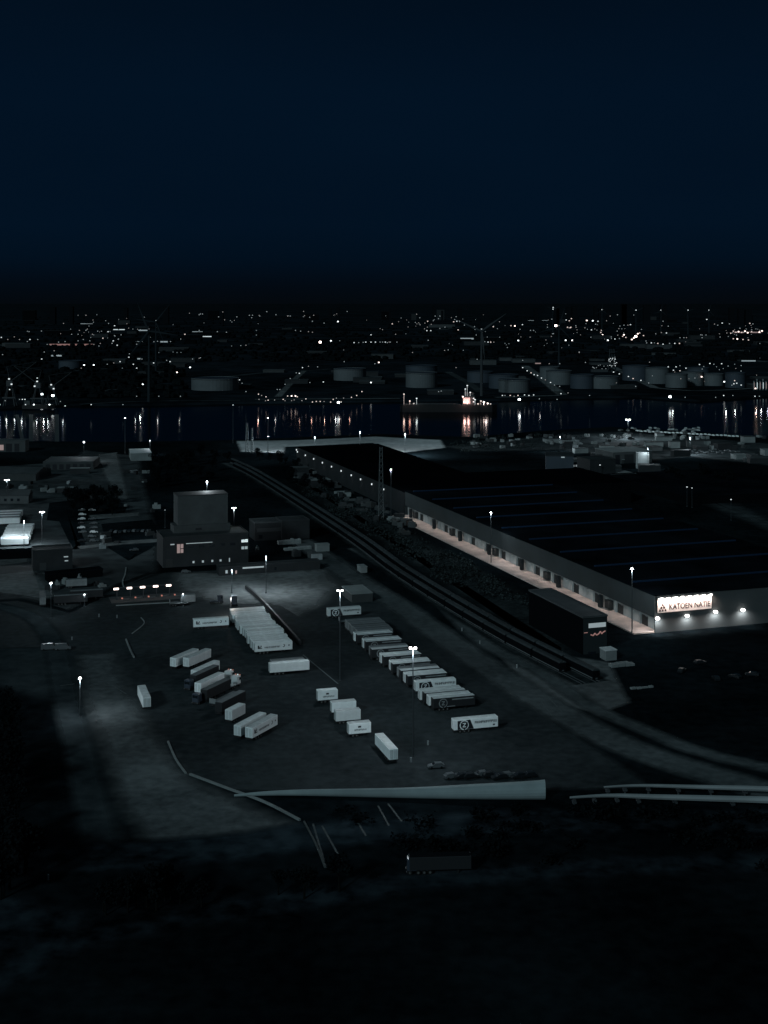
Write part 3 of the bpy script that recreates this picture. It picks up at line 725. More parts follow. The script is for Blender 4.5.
to = bpy.data.objects.new('tmp', cu); COL.objects.link(to); bpy.context.view_layer.update()
me = bpy.data.meshes.new_from_object(to.evaluated_get(bpy.context.evaluated_depsgraph_get())); me.name = 'lettering'
bpy.data.objects.remove(to)
wtx = max(v.co.x for v in me.vertices); sx = 18.0/wtx
for v in me.vertices: v.co.x *= sx
me.materials.clear(); me.materials.append(M['sign_ink'])
lt = bpy.data.objects.new('lettering', me); COL.objects.link(lt); lt.parent = sg; lt.location = (4.9, -.28, .95); lt.rotation_euler = (math.pi/2, 0, 0)
for i in range(8):
    v = 2.2 + i*3.05
    t = empty('sign_lamp', wl(v, -1.3, 13.2), AW)
    b_ = MB(); b_.tube((0, 1.2, .1), (0, 0, .1), .05, .05, 6); b_.build('arm', 'dim_steel', t)
    b_ = MB(); b_.box(-.55, .55, -.2, .2, -.12, .14, c=.06); b_.build('head', 'wall_lamp', t)
    tag(t, 'small floodlight above the company sign, %s from the emblem end' % ordw(i), 'lamp', 'floodlights above the sign')
    spot(wl(v, -1.2, 13.0), 2600, 2.6, .9, (1, .76, .66), wl(v, 0, 10.2))
for i, (v, z) in enumerate([(.8, 5.6), (13.6, 5.6), (26.0, 6.2), (38.2, 6.0)]):
    t = empty('wall_lamp', wl(v, -.2, z), AW)
    b_ = MB(); b_.box(-.45, .45, -.1, .2, .2, .5); b_.build('bracket', 'dim_steel', t)
    b_ = MB(); b_.ball((0, -.35, 0), .85, .55, 10, 6); b_.build('lens', 'wall_lamp', t)
    tag(t, 'round wall floodlight on the warehouse front, %s from the corner' % ordw(i), 'lamp', 'wall floodlights under the sign')
    spot(wl(v, -1.9, z+.1), 4200, 2.8, 1, (.95, .95, .95), wl(v, -.4, 0))

# ---------------------------------------------------------------- buildings
def building(name, label, corner, w, d, h, ang=None, z0=0, wall='mid_wall', roof='mid_roof', windows=(), doors=(), strips=(), parapet=.4, group=None, world=None, cat='building', gable=0, par=None):
    """corner = near left corner on the ground; windows/doors/strips are (x0,x1,z0,z1,material) on the front"""
    a = AW if ang is None else math.radians(ang)
    x, y = world if world else P(*corner)
    t = par or empty(name, (x, y, z0), a)
    b_ = MB(); b_.box(0, w, 0, d, 0, h); b_.build('wall', wall, t)
    b_ = MB()
    if gable:
        i = len(b_.v)
        b_.v += [(-.3, -.3, h), (w+.3, -.3, h), (w+.3, d+.3, h), (-.3, d+.3, h), (-.3, d/2, h+gable), (w+.3, d/2, h+gable)]
        for f in ((0, 1, 5, 4), (2, 3, 4, 5), (3, 0, 4), (1, 2, 5), (0, 3, 2, 1)): b_.f.append(tuple(i+k for k in f)); b_.mi.append(0)
    else:
        b_.box(-.15, w+.15, -.15, d+.15, h, h+.25)
        for q in ((-.15, w+.15, -.15, .15), (-.15, w+.15, d-.15, d+.15), (-.15, .15, .15, d-.15), (w-.15, w+.15, .15, d-.15)): b_.box(*q, h+.25, h+.25+parapet)
    b_.build('roof', roof, t)
    for (kind, lst) in (('window', windows), ('door', doors), ('light_strip', strips)):
        for (x0, x1, z0_, z1, mt) in lst:
            c = MB(); c.box(x0, x1, -.09, -.01, z0_, z1); c.build(kind, mt, t)
    if not par: tag(t, label, cat, group)
    return t
GL = 'glass_dark'
# block building with a tall upper block
bb = building('office_block', 'wide dark building with lit entrance and a tall windowless block on top', (163, 568), 41, 20, 14, wall='dark_wall', roof='dim_roof',
    windows=[(x, x+.9, 1.4, 2.4, 'lit_pale') for x in (14, 18.5, 23, 27)] + [(31.5, 32.0, 1.0, 2.8, 'lit_pale')] + [(x, x+2.6, 8.8, 10, GL) for x in range(12, 36, 5)],
    doors=[(6.6, 8.0, 6.6, 10.8, 'lit_pink'), (8.3, 9.6, 6.6, 8.4, 'lit_pink'), (8.3, 9.6, 8.8, 10.8, 'lit_pink'), (1.5, 4.5, 0, 4, 'dock_door')],
    strips=[(10.9, 23.5, 10.7, 11.0, 'lit_pale'), (3.5, 5.4, 10.6, 11.1, 'lit_pale'), (37.6, 39.2, 9.9, 11.2, 'lit_white'), (39.4, 40.7, 9.9, 11.3, 'lit_white'), (37.6, 39.0, 6.6, 7.9, 'lit_pale'), (39.3, 40.6, 6.6, 7.9, 'lit_pale')])
b_ = MB(); b_.box(6.5, 34, 9, 19, 14.3, 18.0); b_.build('lower_storey', 'mid_wall', bb)
b_ = MB(); b_.box(8.5, 33, 10, 22, 18.0, 32.0); b_.build('upper_block', 'mid_wall', bb)
b_ = MB(); b_.box(8.3, 33.2, 9.8, 22.2, 32.0, 32.3); b_.build('block_roof', 'dim_roof', bb)
b_ = MB(); b_.box(17, 20, 8.9, 8.98, 15.4, 16.4); b_.build('vent', GL, bb)
building('gate_office', 'long low dark building with pale canopy at the edge of the concrete apron', (219, 576), 48, 6, 3.6, wall='dark_wall', roof='dim_roof', strips=[(11, 21, 2.6, 3.3, 'lit_pale')], windows=[(3, 4, 1, 2.4, 'lit_pale'), (26, 27, 1, 2.4, GL), (7.6, 8.3, .6, 2, 'lit_pink')], parapet=.3)
building('storage_shed', 'dark shed with two pale roof bands behind the office block', (255, 541), 17, 14, 9, wall='dark_wall', roof='mid_roof', strips=[(1, 16, 4.5, 6.4, 'mid_roof')], windows=[(2, 4, 1, 3, GL)])
building('storage_shed', 'plain dark shed beside the one with pale roof bands', (282, 540), 15, 14, 9.5, wall='dark_wall', roof='dim_roof', doors=[(3, 7, 0, 4, 'dock_door')])
building('box_building', 'small dark box building beside the bright trailers', (33, 571), 18, 12, 9, wall='dark_wall', roof='dim_roof', windows=[(14, 16, 5.5, 6, 'lit_pale'), (14.4, 16, 3.6, 4.1, 'lit_pale')], doors=[(3, 6, 0, 3.5, 'mid_roof')])
building('long_shed', 'long low black shed slanting below the box building', (48, 582), 25, 6, 3, ang=28, wall='wagon_side', roof='roof_black')
building('black_shed', 'flat black shed in front of the bright trailers', (-10, 560), 24, 5, 3.5, ang=12, wall='wagon_side', roof='roof_black')
building('flat_warehouse', 'flat roofed warehouse with a row of dark doors near the river', (43, 470), 37, 34, 5.5, wall='mid_wall', roof='mid_roof', doors=[(x, x+3.2, .3, 4.2, 'ink') for x in (2, 7, 12, 17, 22, 27, 32)], ang=4)
building('river_building', 'two bay building with lit end bay beside the pontoon', (-6, 452), 26, 14, 9, ang=2, wall='mid_wall', roof='mid_roof', doors=[(10, 15, .3, 7, 'ink'), (17, 21, .3, 7, 'ink')], strips=[(3, 8, 1.5, 6, 'lit_pink')])
building('curved_shed', 'low shed with shallow pale edged roof left of the flat warehouse', (-30, 480), 48, 30, 5, ang=-6, wall='mid_wall', roof='mid_roof', gable=3)
building('gabled_house', 'low gabled building behind the left lane lamp', (-14, 504), 26, 13, 5, ang=4, wall='mid_wall', roof='mid_roof', gable=3, windows=[(x, x+1.6, 1.6, 3.2, GL) for x in (3, 7, 11, 15, 19)])
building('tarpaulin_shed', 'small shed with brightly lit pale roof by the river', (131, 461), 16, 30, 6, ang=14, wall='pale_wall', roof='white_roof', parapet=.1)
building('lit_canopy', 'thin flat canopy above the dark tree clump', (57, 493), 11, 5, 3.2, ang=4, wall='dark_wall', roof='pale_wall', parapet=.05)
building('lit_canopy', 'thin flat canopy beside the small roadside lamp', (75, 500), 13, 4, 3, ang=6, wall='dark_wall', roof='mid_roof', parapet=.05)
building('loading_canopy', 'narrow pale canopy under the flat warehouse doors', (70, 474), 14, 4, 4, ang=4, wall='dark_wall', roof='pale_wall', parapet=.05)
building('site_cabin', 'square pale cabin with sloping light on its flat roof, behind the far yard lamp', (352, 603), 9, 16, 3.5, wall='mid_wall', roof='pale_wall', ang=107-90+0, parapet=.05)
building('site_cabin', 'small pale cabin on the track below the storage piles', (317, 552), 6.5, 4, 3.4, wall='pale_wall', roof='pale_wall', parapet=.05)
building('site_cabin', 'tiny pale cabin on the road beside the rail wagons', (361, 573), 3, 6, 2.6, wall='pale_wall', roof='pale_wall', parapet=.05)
# building with red script sign
x_, y_ = P(583, 655)
sb = building('depot_building', 'dark depot with white lit panel and red script on its end, beside the loading dock', None, 9.6, 46, 13, ang=18.2, wall='wagon_side', roof='mid_roof', world=(x_, y_), strips=[(2.2, 9.0, 9.4, 11.0, 'lit_pale'), (.4, 1.8, 7.7, 7.95, 'lit_script')], doors=[(2, 5, 0, .9, GL)])  # black walls paint the unlit look of the long sides
b_ = MB(); b_.box(.1, 9.5, -.02, 0, .1, 12.8); b_.build('lit_end_tone', 'lit_end_grey', sb)  # end face toned greyer than the sides to paint the light on it
b_ = MB(); pts = [(3, 7.0), (4, 6.6), (4.6, 7.4), (5.3, 6.7), (6.2, 7.1), (6.8, 7.9), (7.3, 7.0), (8, 7.6), (8.8, 7.9)]
for a, c in zip(pts, pts[1:]): b_.tube((a[0], -.12, a[1]), (c[0], -.12, c[1]), .22, .22, 5)
b_.build('script_sign', 'lit_script', sb)
building('kiosk', 'small pale kiosk at the corner of the depot', (606, 661), 4.2, 4.5, 3.4, wall='pale_wall', roof='white_roof', parapet=.05)
# clutter between the railway and the lower hall
r = random.Random(41)
for i in range(44):
    t_ = r.random(); x = 292+t_*120+r.gauss(0, 5); y = 470+t_*62+r.gauss(0, 5)
    wx, wy = P(x, y); t = MB(); w = r.uniform(2, 9); d_ = r.uniform(2, 5); h = r.uniform(.8, 3.2); t.box(0, w, 0, d_, 0, h, c=.1)
    if r.random() < .6: t.box(w*.1, w*.5, .3, d_-.3, h, h+r.uniform(.5, 1.4), c=.08)
    tag(t.build('container_stack', r.choice(('mid_wall', 'dark_wall', 'mid_roof', 'mid_wall', 'pale_wall' if i % 3 == 0 else 'dark_wall')), loc=(wx, wy, 0), rz=r.uniform(0, 1.2)), 'stack of boxes in the rough strip between the train and the lower hall', 'container stack', 'box stacks between train and lower hall')
building('sloping_shed', 'shed with a pale roof edge nearest the river beside the lower hall', (293, 475), 12, 8, 5, wall='dark_wall', roof='mid_roof', parapet=.1)
building('sloping_shed', 'shed with a pale roof edge beside the middle of the lower hall', (312, 488), 13, 9, 5, wall='dark_wall', roof='pale_wall', parapet=.1)
# small clutter of the left yards
for i in range(46):
    zx, zy, zw, zh = R.choice([(96, 530, 60, 26), (30, 484, 40, 10), (96, 500, 60, 14), (40, 578, 60, 24), (120, 470, 26, 22), (0, 488, 30, 8), (255, 548, 60, 14)])
    wx, wy = P(zx+R.random()*zw, zy+R.random()*zh)
    t = MB(); w = R.uniform(1.5, 6); d_ = R.uniform(1.5, 3); h = R.uniform(.8, 2.8); t.box(0, w, 0, d_, 0, h, c=.08)
    if R.random() < .5: t.box(w*.2, w*.6, .2, d_-.2, h, h+R.uniform(.5, 1.2), c=.06)
    tag(t.build('crate_stack', R.choice(('mid_wall', 'dark_wall', 'dark_wall', 'pale_wall', 'trailer_grey')), loc=(wx, wy, 0), rz=R.uniform(0, 1.5)), 'small stack of crates standing among the sheds and lanes', 'crate stack', 'crate stacks among the sheds')
# stored wood/container piles behind the office
def pile(px, w, d, h, label):
    t = MB(); r = random.Random(int(px[0]))
    x = 0
    while x < w:
        l = r.uniform(1.5, 3); t.box(x, min(w, x+l)-.12, r.uniform(0, .4), d-r.uniform(0, .4), 0, h*r.uniform(.6, 1), c=.08); x += l
    x, y = P(*px); tag(t.build('crate_pile', 'pale_wall', loc=(x, y, 0), rz=AW), label, 'pile', 'pale storage piles')
pile((279, 545), 12, 4, 2.6, 'upper pale pile of crates right of the plain dark shed')
pile((285, 551), 14, 3.5, 1.6, 'lower flatter pale pile of crates right of the plain dark shed')
pile((612, 668), 9, 3, 1.2, 'low pile of pale scrap below the kiosk')
pile((632, 690), 8, 1.5, .6, 'thin bright strip of planks on the dark ground below the kiosk')
# buildings on the river side right
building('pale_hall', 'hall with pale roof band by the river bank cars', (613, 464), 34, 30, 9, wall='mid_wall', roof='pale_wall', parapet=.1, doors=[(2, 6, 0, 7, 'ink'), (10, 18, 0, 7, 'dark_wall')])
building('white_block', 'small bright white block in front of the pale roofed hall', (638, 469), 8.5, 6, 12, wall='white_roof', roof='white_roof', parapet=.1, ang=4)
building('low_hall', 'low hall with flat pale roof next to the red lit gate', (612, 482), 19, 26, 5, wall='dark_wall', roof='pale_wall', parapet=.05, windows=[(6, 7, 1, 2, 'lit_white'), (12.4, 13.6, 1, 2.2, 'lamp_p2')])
building('blue_hall', 'bluish dark hall with a lit upper edge near the river', (546, 474), 20, 24, 13, wall='tank_blue', roof='dim_roof', strips=[(11, 13.5, 12, 12.8, 'lit_pale')], ang=-6)
building('dark_hall', 'tall dark hall with one small lamp beside the pale roofed hall', (590, 482), 20, 20, 15, wall='dark_wall', roof='dim_roof')
building('lit_row_hall', 'low building with a row of lit panels beside the blue hall', (568, 473), 17, 8, 6, wall='dark_wall', roof='dim_roof', strips=[(x, x+1.6, 4.4, 5.8, 'lit_pale') for x in (1, 3.6, 6.2, 8.8, 11.4, 14)])
building('black_warehouse', 'large unlit black roofed warehouse beyond the back road', (690, 505), 150, 110, 5, wall='wagon_side', roof='roof_black', windows=())
r = random.Random(14)
for i in range(34):
    x = r.uniform(545, 766); y = r.uniform(441, 474) if x < 640 else r.uniform(439, 458) if x < 700 else r.uniform(441, 466)
    building('storage_hut', 'small low hut in the crowded river bank storage ground', (x, y), r.uniform(5, 17), r.uniform(5, 12), r.uniform(2.5, 6), ang=r.uniform(-8, 22), wall=r.choice(('mid_wall', 'dark_wall', 'dark_wall', 'pale_wall')), roof=r.choice(('mid_roof', 'dim_roof', 'pale_wall', 'mid_roof')), parapet=.1, group='storage huts on the river bank')
for i in range(30):
    x = r.uniform(612, 700); wx, wy = P(x, r.uniform(428.5, 434)); b_ = MB()
    for k in range(4): b_.tube((0, k*.75, .36), (r.uniform(4, 7), k*.75, .36), .35, .35, 8)
    for k in range(3): b_.tube((0, .37+k*.75, .98), (5, .37+k*.75, .98), .35, .35, 8)
    tag(b_.build('pipe_stack', r.choice(('white_roof', 'pale_wall', 'white_roof')), loc=(wx, wy, 0), rz=r.uniform(.9, 1.8)), 'stack of pale pipes on the river bank', 'pipe stack', 'pipe stacks on the river bank')
# boom gate row with five lit heads
gt = empty('entrance_gate', (*P(112, 604), 0), AW)
b_ = MB(); b_.box(0, 38, .3, 12, .02, .25); b_.build('platform', 'mid_wall', gt)
b_ = MB(); b_.box(1.2, 26, 5.8, 6.4, 5.0, 5.35)
for k in range(5): b_.box(2.6+k*5.5, 2.9+k*5.5, 5.9, 6.3, .25, 5.0)
b_.build('portal_frame', 'dim_steel', gt)
for k in range(5):
    b_ = MB(); b_.box(1.3+k*5.5, 3.4+k*5.5, 5.2, 5.8, 4.6, 5.3, c=.1); b_.build('lane_lamp', 'lamp_p3', gt)
    b_ = MB(); b_.box(4.2+k*5.5, 4.8+k*5.5, 2.4, 2.9, 1.2, 1.7); b_.build('signal', 'lamp_red', gt)
    b_ = MB(); b_.tube((4.5+k*5.5, 3, 1.1), (7.3+k*5.5, 2.2, 1.2+.5*(k % 2)), .08, .06, 5); b_.build('barrier_arm', 'barrier', gt)
tag(gt, 'entrance gate with five bright pinkish lane lamps in a row', 'gate', None)
for k in range(5):
    p = (P(112, 604)[0]+math.cos(AW)*(2.3+k*5.5)-math.sin(AW)*4.6, P(112, 604)[1]+math.sin(AW)*(2.3+k*5.5)+math.cos(AW)*4.6)
    spot((p[0], p[1], 4.5), 60, 2.4, 1, (1, .85, .8), (p[0], p[1]-.8, 0))
place('flat', (170, 607), 16, 'flatbed trailer at the end of the gate platform', 'trailers by the gate', L=7.5)
place('grey', (181, 605), 16, 'dim grey trailer with a small lamp, beside the gate platform', 'trailers by the gate', L=6)
# vehicles cluster left
place('grey', (46, 607), 105, 'pale lorry trailer standing end-on beside the short lane lamp', 'trailers by the left lane')
place('dark', (54, 606), 16, 'dark trailer right of the end-on pale one', 'trailers by the left lane')
place('dark', (70, 601), 16, 'dark trailer under the bright railing', 'trailers by the left lane')
place('grey', (66, 589), 16, 'short dim trailer above the dark ones by the lane', 'trailers by the left lane', L=9)

# ---------------------------------------------------------------- freight wagons
G4 = 'covered rail wagons in one long train'
cum = [0]
for a, c in zip(TR, TR[1:]): cum.append(cum[-1]+math.hypot(c[0]-a[0], c[1]-a[1]))
def at(s):
    for i in range(len(cum)-1):
        if cum[i+1] >= s:
            t = (s-cum[i])/(cum[i+1]-cum[i]); a, c = TR[i], TR[i+1]
            return (a[0]+(c[0]-a[0])*t, a[1]+(c[1]-a[1])*t), math.atan2(c[1]-a[1], c[0]-a[0])
    return TR[-1], 0
def wagon():
    t = empty('rail_wagon', (0, 0, 0)); 
    b_ = MB(); b_.box(-9.3, 9.3, -1.4, 1.4, 1.1, 3.6, c=.1); b_.build('body', 'wagon_side', t)
    b_ = MB(); pr = [(-1.42, 3.5), (-1.0, 3.95), (0, 4.15), (1.0, 3.95), (1.42, 3.5)]
    for (y0, z0_), (y1, z1) in zip(pr, pr[1:]): b_.face([(-9.35, y0, z0_), (9.35, y0, z0_), (9.35, y1, z1), (-9.35, y1, z1)])
    for x in (-9.35, 9.35): b_.face([(x, y, z) for y, z in pr])
    b_.build('roof', 'wagon_roof', t)
    b_ = MB(); b_.box(-9.2, 9.2, -1.5, -1.43, 1.0, 1.3); b_.box(-9.6, 9.6, -.3, .3, .9, 1.1); b_.build('sole_bar', 'steel', t)
    for x in (-6.5, 6.5):
        b_ = MB()
        for dx in (-.9, .9):
            for y in (-.75, .75): b_.tube((x+dx, y-.07, .72), (x+dx, y+.07, .72), .45, .45, 10)
        b_.box(x-1.3, x+1.3, -.9, .9, .6, .95); b_.build('bogie', 'chassis', t)
    return t
w0 = wagon(); tot = cum[-1]; nW = int(tot//19.8)
side = offsets(TR, -4.4)[1] if False else None
for i in range(nW):
    o = w0 if i == 0 else copy_tree(w0)
    (x, y), a = at(tot-10.2-i*19.8)
    nx, ny = -math.sin(a), math.cos(a); x += nx*2.2; y += ny*2.2
    o.location = (x, y, .1); o.rotation_euler = (0, 0, a)
    tag(o, 'dark covered wagon closing the near end of the long train' if i == 0 else 'dark covered wagon, %s from the near end of the long train' % ordw(i) if i < 39 else 'dark covered wagon at the far end of the train', 'rail wagon', G4)

for i in range(nW-2):
    o = copy_tree(w0); (x, y), a = at(tot-22.5-i*19.8)
    nx, ny = -math.sin(a), math.cos(a); x -= nx*3.2; y -= ny*3.2
    o.location = (x, y, .1); o.rotation_euler = (0, 0, a)
    tag(o, 'dark covered wagon on the yard side track, %s from the near end' % ordw(i), 'rail wagon', 'covered rail wagons on the yard side track')
# ---------------------------------------------------------------- vegetation
def crown_mesh(seed, n=700, mt='leaf', rx=4.2, rz=4.6, zc=7.0):
    r = random.Random(seed); b_ = MB()
    blobs = [(r.uniform(-.55, .55)*rx, r.uniform(-.55, .55)*rx, zc+r.uniform(-.5, .55)*rz, r.uniform(.32, .6)*rx) for _ in range(9)]
    for _ in range(n):
        bx, by, bz, br = r.choice(blobs)
        t = r.uniform(0, 2*math.pi); q = math.acos(r.uniform(-1, 1)); k = br*r.uniform(.55, 1.08)
        c = Vector((bx+k*math.sin(q)*math.cos(t), by+k*math.sin(q)*math.sin(t), bz+k*math.cos(q)*.85)); s_ = r.uniform(.22, .5)
        u = Vector((r.uniform(-1, 1), r.uniform(-1, 1), r.uniform(-1, 1))).normalized(); w = u.cross(Vector((r.uniform(-1, 1), r.uniform(-1, 1), 1))).normalized()
        b_.face([c+u*s_, c+w*s_, c-u*s_*.9, c-w*s_*.8])
    return b_
def tree_proto(seed, mt):
    t = empty('tree', (0, 0, 0))
    b_ = MB(); b_.tube((0, 0, 0), (.1, .1, 4.2), .34, .22, 8)
    for k in range(5):
        a = k*1.26; b_.tube((.1, .1, 3.2+k*.3), (math.cos(a)*2.4, math.sin(a)*2.4, 6.2+k*.4), .13, .05, 5)
    b_.build('trunk', 'bark', t); crown_mesh(seed, mt=mt).build('crown', mt, t)
    return t
TP = [tree_proto(s, 'leaf') for s in (1, 2, 3)]; first = [True]*3
def tree(x, y, s_, label, grp):
    k = R.randrange(3)
    o = TP[k] if first[k] else copy_tree(TP[k]); first[k] = False
    o.location = (x, y, 0); o.scale = (s_, s_, s_*R.uniform(.85, 1.15)); o.rotation_euler = (0, 0, R.uniform(0, 6)); tag(o, label, 'tree', grp)
def grove(px, n, smin, smax, label, grp):
    xs = [p[0] for p in px]; ys = [p[1] for p in px]; c = 0; g = 0
    while c < n and g < 9000:
        g += 1; x = R.uniform(min(xs), max(xs)); y = R.uniform(min(ys), max(ys)); ins = False; j = len(px)-1
        for i in range(len(px)):
            if (px[i][1] > y) != (px[j][1] > y) and x < (px[j][0]-px[i][0])*(y-px[i][1])/(px[j][1]-px[i][1])+px[i][0]: ins = not ins
            j = i
        if ins: wx, wy = P(x, y); tree(wx, wy, R.uniform(smin, smax), label, grp); c += 1
grove([(-10, 700), (8, 715), (16, 790), (30, 870), (40, 905), (-10, 905)], 26, .8, 1.15, 'dark leafy tree in the unlit grove beside the lane', 'trees in the grove beside the lane')
grove([(60, 502), (120, 500), (124, 514), (66, 518)], 20, .8, 1.1, 'dark round tree in the clump by the double file of cars', 'trees by the double file of cars')
grove([(140, 462), (225, 455), (235, 480), (160, 492), (146, 480)], 30, .8, 1.15, 'dark tree in the wood between tarpaulin shed and office block', 'trees behind the office block')
grove([(255, 455), (285, 462), (330, 490), (300, 492), (255, 470)], 16, .55, .9, 'dark tree beside the far end of the train', 'trees beside the train')
grove([(640, 480), (768, 475), (768, 490), (660, 486)], 10, .8, 1.1, 'dark tree between the back road and river bank yard', 'trees along the back road')
grove([(80, 902), (300, 892), (420, 888), (300, 900), (90, 918)], 14, .5, .8, 'dark tree on the slope between verge and unlit road', 'trees below the verge')
# low scrub between the railway and the dock
b_ = MB(); r = random.Random(5); poly = [(295, 478), (345, 492), (392, 520), (520, 592), (540, 612), (440, 582), (380, 545), (300, 492)]
def inpoly(x, y, px):
    ins = False; j = len(px)-1
    for i in range(len(px)):
        if (px[i][1] > y) != (px[j][1] > y) and x < (px[j][0]-px[i][0])*(y-px[i][1])/(px[j][1]-px[i][1])+px[i][0]: ins = not ins
        j = i
    return ins
def scrub(poly, n, mt, label, seed, hmax=1.6):
    r = random.Random(seed); b_ = MB(); c = 0
    xs = [p[0] for p in poly]; ys = [p[1] for p in poly]
    cen = []
    while len(cen) < max(6, n//14):
        q = (r.uniform(min(xs), max(xs)), r.uniform(min(ys), max(ys)))
        if inpoly(*q, poly): cen.append((*q, r.uniform(1, 6)))
    while c < n:
        q = r.choice(cen); x, y = r.gauss(q[0], q[2]*1.6), r.gauss(q[1], q[2]*.7)
        if not inpoly(x, y, poly): continue
        wx, wy = P(x, y); c += 1; s_ = r.uniform(.5, 1.6)
        for _ in range(16):
            cc_ = Vector((wx+r.gauss(0, s_*.7), wy+r.gauss(0, s_*.7), abs(r.gauss(.3, .5))*hmax)); u = Vector((r.uniform(-1, 1), r.uniform(-1, 1), r.uniform(-1, 1))).normalized(); w = u.cross(Vector((r.uniform(-1, 1), .3, 1))).normalized(); k = r.uniform(.25, .55)
            b_.face([cc_+u*k, cc_+w*k, cc_-u*k, cc_-w*k])
    o = b_.build('undergrowth', mt); tag(o, label, 'scrub', None, 'stuff')
scrub(poly, 900, 'leaf_light', 'tangled low scrub between the railway and the loading dock', 5)
scrub([(440, 440), (540, 434), (620, 430), (640, 440), (560, 452), (460, 452)], 260, 'leaf_light', 'patchy low scrub on the river bank', 6)
0 and scrub([(20, 655), (66, 690), (90, 790), (110, 870), (60, 800), (10, 700)], 300, 'leaf', 'dark weeds along the lane edge', 8)
scrub([(330, 810), (560, 808), (768, 815), (768, 870), (420, 860)], 500, 'leaf', 'dark weeds on the slope below the solid light trail', 9)
# heaps of scrap on the river bank
for i in range(90):
    x = R.uniform(470, 765); y = 437+R.random()*13 - (x-500)*.015 + (4 if x > 690 else 0)
    t = MB(); w = R.uniform(2, 7)
    for _ in range(4):
        a = R.uniform(0, w); t.box(a, a+R.uniform(1, 3), R.uniform(0, 2), R.uniform(2.5, 5), 0, R.uniform(.8, 3), c=.1)
    wx, wy = P(x, y); tag(t.build('scrap_heap', R.choice(('pale_wall', 'mid_wall', 'trailer_grey', 'dark_wall')), loc=(wx, wy, 0), rz=R.uniform(0, 1)), 'heap of scrap boxes on the river bank storage ground', 'scrap heap', 'scrap heaps on the river bank')

# ---------------------------------------------------------------- lamps on masts
def mast(px, z, label, power=0, base_h=None, head=1.35, double=True, grp='tall yard lamps', mt='lamp_head', cone=2.3, near=True, col=(.82, .93, 1.0)):
    x, y = P(px[0], px[1], z)
    t = empty('street_lamp', (x, y, 0))
    b_ = MB(); b_.tube((0, 0, 0), (0, 0, z-.3), .22 if z > 20 else .14, .13 if z > 20 else .09, 8); b_.box(-.35, .35, -.35, .35, 0, .3); b_.build('pole', 'dim_steel', t)
    b_ = MB(); b_.box(-head*.55, head*.55, -.09, .09, z-.35, z-.22); b_.build('cross_arm', 'dim_steel', t)
    for sx_ in ((-.5, .5) if double else (0,)):
        h_ = MB(); h_.box(sx_*head-.42*head/1.6, sx_*head+.42*head/1.6, -.35, .35, z-.2, z+.22, c=.08); h_.build('lamp_head', mt, t)
    if power:
        l = spot((0, 0, 0), power*.6, cone, .6, col, None, .3, point=True); l.parent = t; l.location = (0, -.55, z-.7); l.name = 'lamp_light'
    tag(t, label, 'lamp', grp)
    return t
mast((413, 648), 30, 'tall twin lamp mast rising from the long trailer row', 30000, cone=2.2)
mast((340, 590.5), 30, 'tall twin lamp mast beside the square pale cabin', 26000, cone=2.2)
mast((234, 508), 19, 'tall lamp mast behind the office block corner', 9000)
mast((232, 570), 10, 'thin dim lamp on the lit concrete apron', 6000, double=False, head=.7, mt='lamp_w0')
mast((231, 598), 7, 'low warm lamp at the far end of the tight white row', 2600, double=False, head=.5, mt='lamp_p2', col=(1, .85, .78))
mast((266, 556), 16, 'added lamp lighting the concrete apron from its far side', 20000, double=False, head=.5, mt='lamp_w0')  # added mast, spreads light over the apron
mast((207, 481.5), 36, 'single lamp mast behind the tall windowless block', 9000, double=False, head=1.3)
mast((80, 678), 12, 'street lamp at the head of the lit verge', 9000, double=False, head=1.1, cone=2.5)
mast((632, 568.5), 24.6, 'tall lamp mast at the near end of the loading dock', 9000, double=False, head=1.3)
mast((491, 512.5), 24.6, 'tall lamp mast halfway along the loading dock', 9000, double=False, head=1.3)
mast((391, 469.5), 26.6, 'tall lamp mast at the far end of the loading dock', 7000, double=False, head=1.3)
mast((42, 512), 18, 'twin lamp in the open lane beside the bright trailers', 9000, head=1.6)
mast((7, 480), 18, 'twin lamp in front of the low gabled building', 7000, head=2.0)
mast((84, 442), 16, 'lamp beside the flat warehouse at the river', 9000, double=False, head=2.2)
mast((51, 583), 14, 'lamp beside the end-on pale trailer', 4000, double=False, head=1.3)
mast((24, 521), 13, 'lamp above the bright trailer row', 42000, double=False, head=.5, mt='lamp_w0')
mast((125, 418), 30, 'lamp rising over the river left of the white tank', 0, double=False, head=2.0, grp='lamps on the near bank')
mast((150, 440), 12, 'dim lamp over the tarpaulin shed', 9000, double=False, head=.6, mt='lamp_w0', grp='lamps on the near bank')
mast((268, 418), 30, 'lamp standing over the river by the two dim masts', 0, double=False, head=1.8, grp='lamps on the near bank')
mast((233, 405), 34, 'higher lamp over the river by the two dim masts', 0, double=False, head=1.8, mt='lamp_w2', grp='lamps on the near bank')
mast((315, 437), 16, 'lamp on the floodlit quay behind the lower hall', 26000, double=False, head=1.2, mt='lamp_w2', grp='lamps on the near bank', cone=2.7)
mast((268, 436), 14, 'dim lamp at the end of the floodlit quay', 14000, double=False, head=.8, mt='lamp_w1', grp='lamps on the near bank', cone=2.7)
mast((360, 432), 18, 'dim lamp halfway along the floodlit quay', 60000, double=False, head=.6, mt='lamp_w0', grp='lamps on the near bank', cone=2.7)
mast((405, 434), 18, 'dim lamp at the corner of the floodlit quay', 130000, double=False, head=.6, mt='lamp_w0', grp='lamps on the near bank', cone=2.7)
mast((560, 436), 14, 'added lamp brightening the scrap heaps on the river bank', 26000, double=False, head=.5, mt='lamp_w1', grp='lamps on the near bank')  # added to give the river bank clutter local light
mast((690, 438), 14, 'added lamp brightening the ground between the river bank cars and huts', 30000, double=False, head=.5, mt='lamp_w1', grp='lamps on the near bank')  # likewise added, local light around the cars and huts
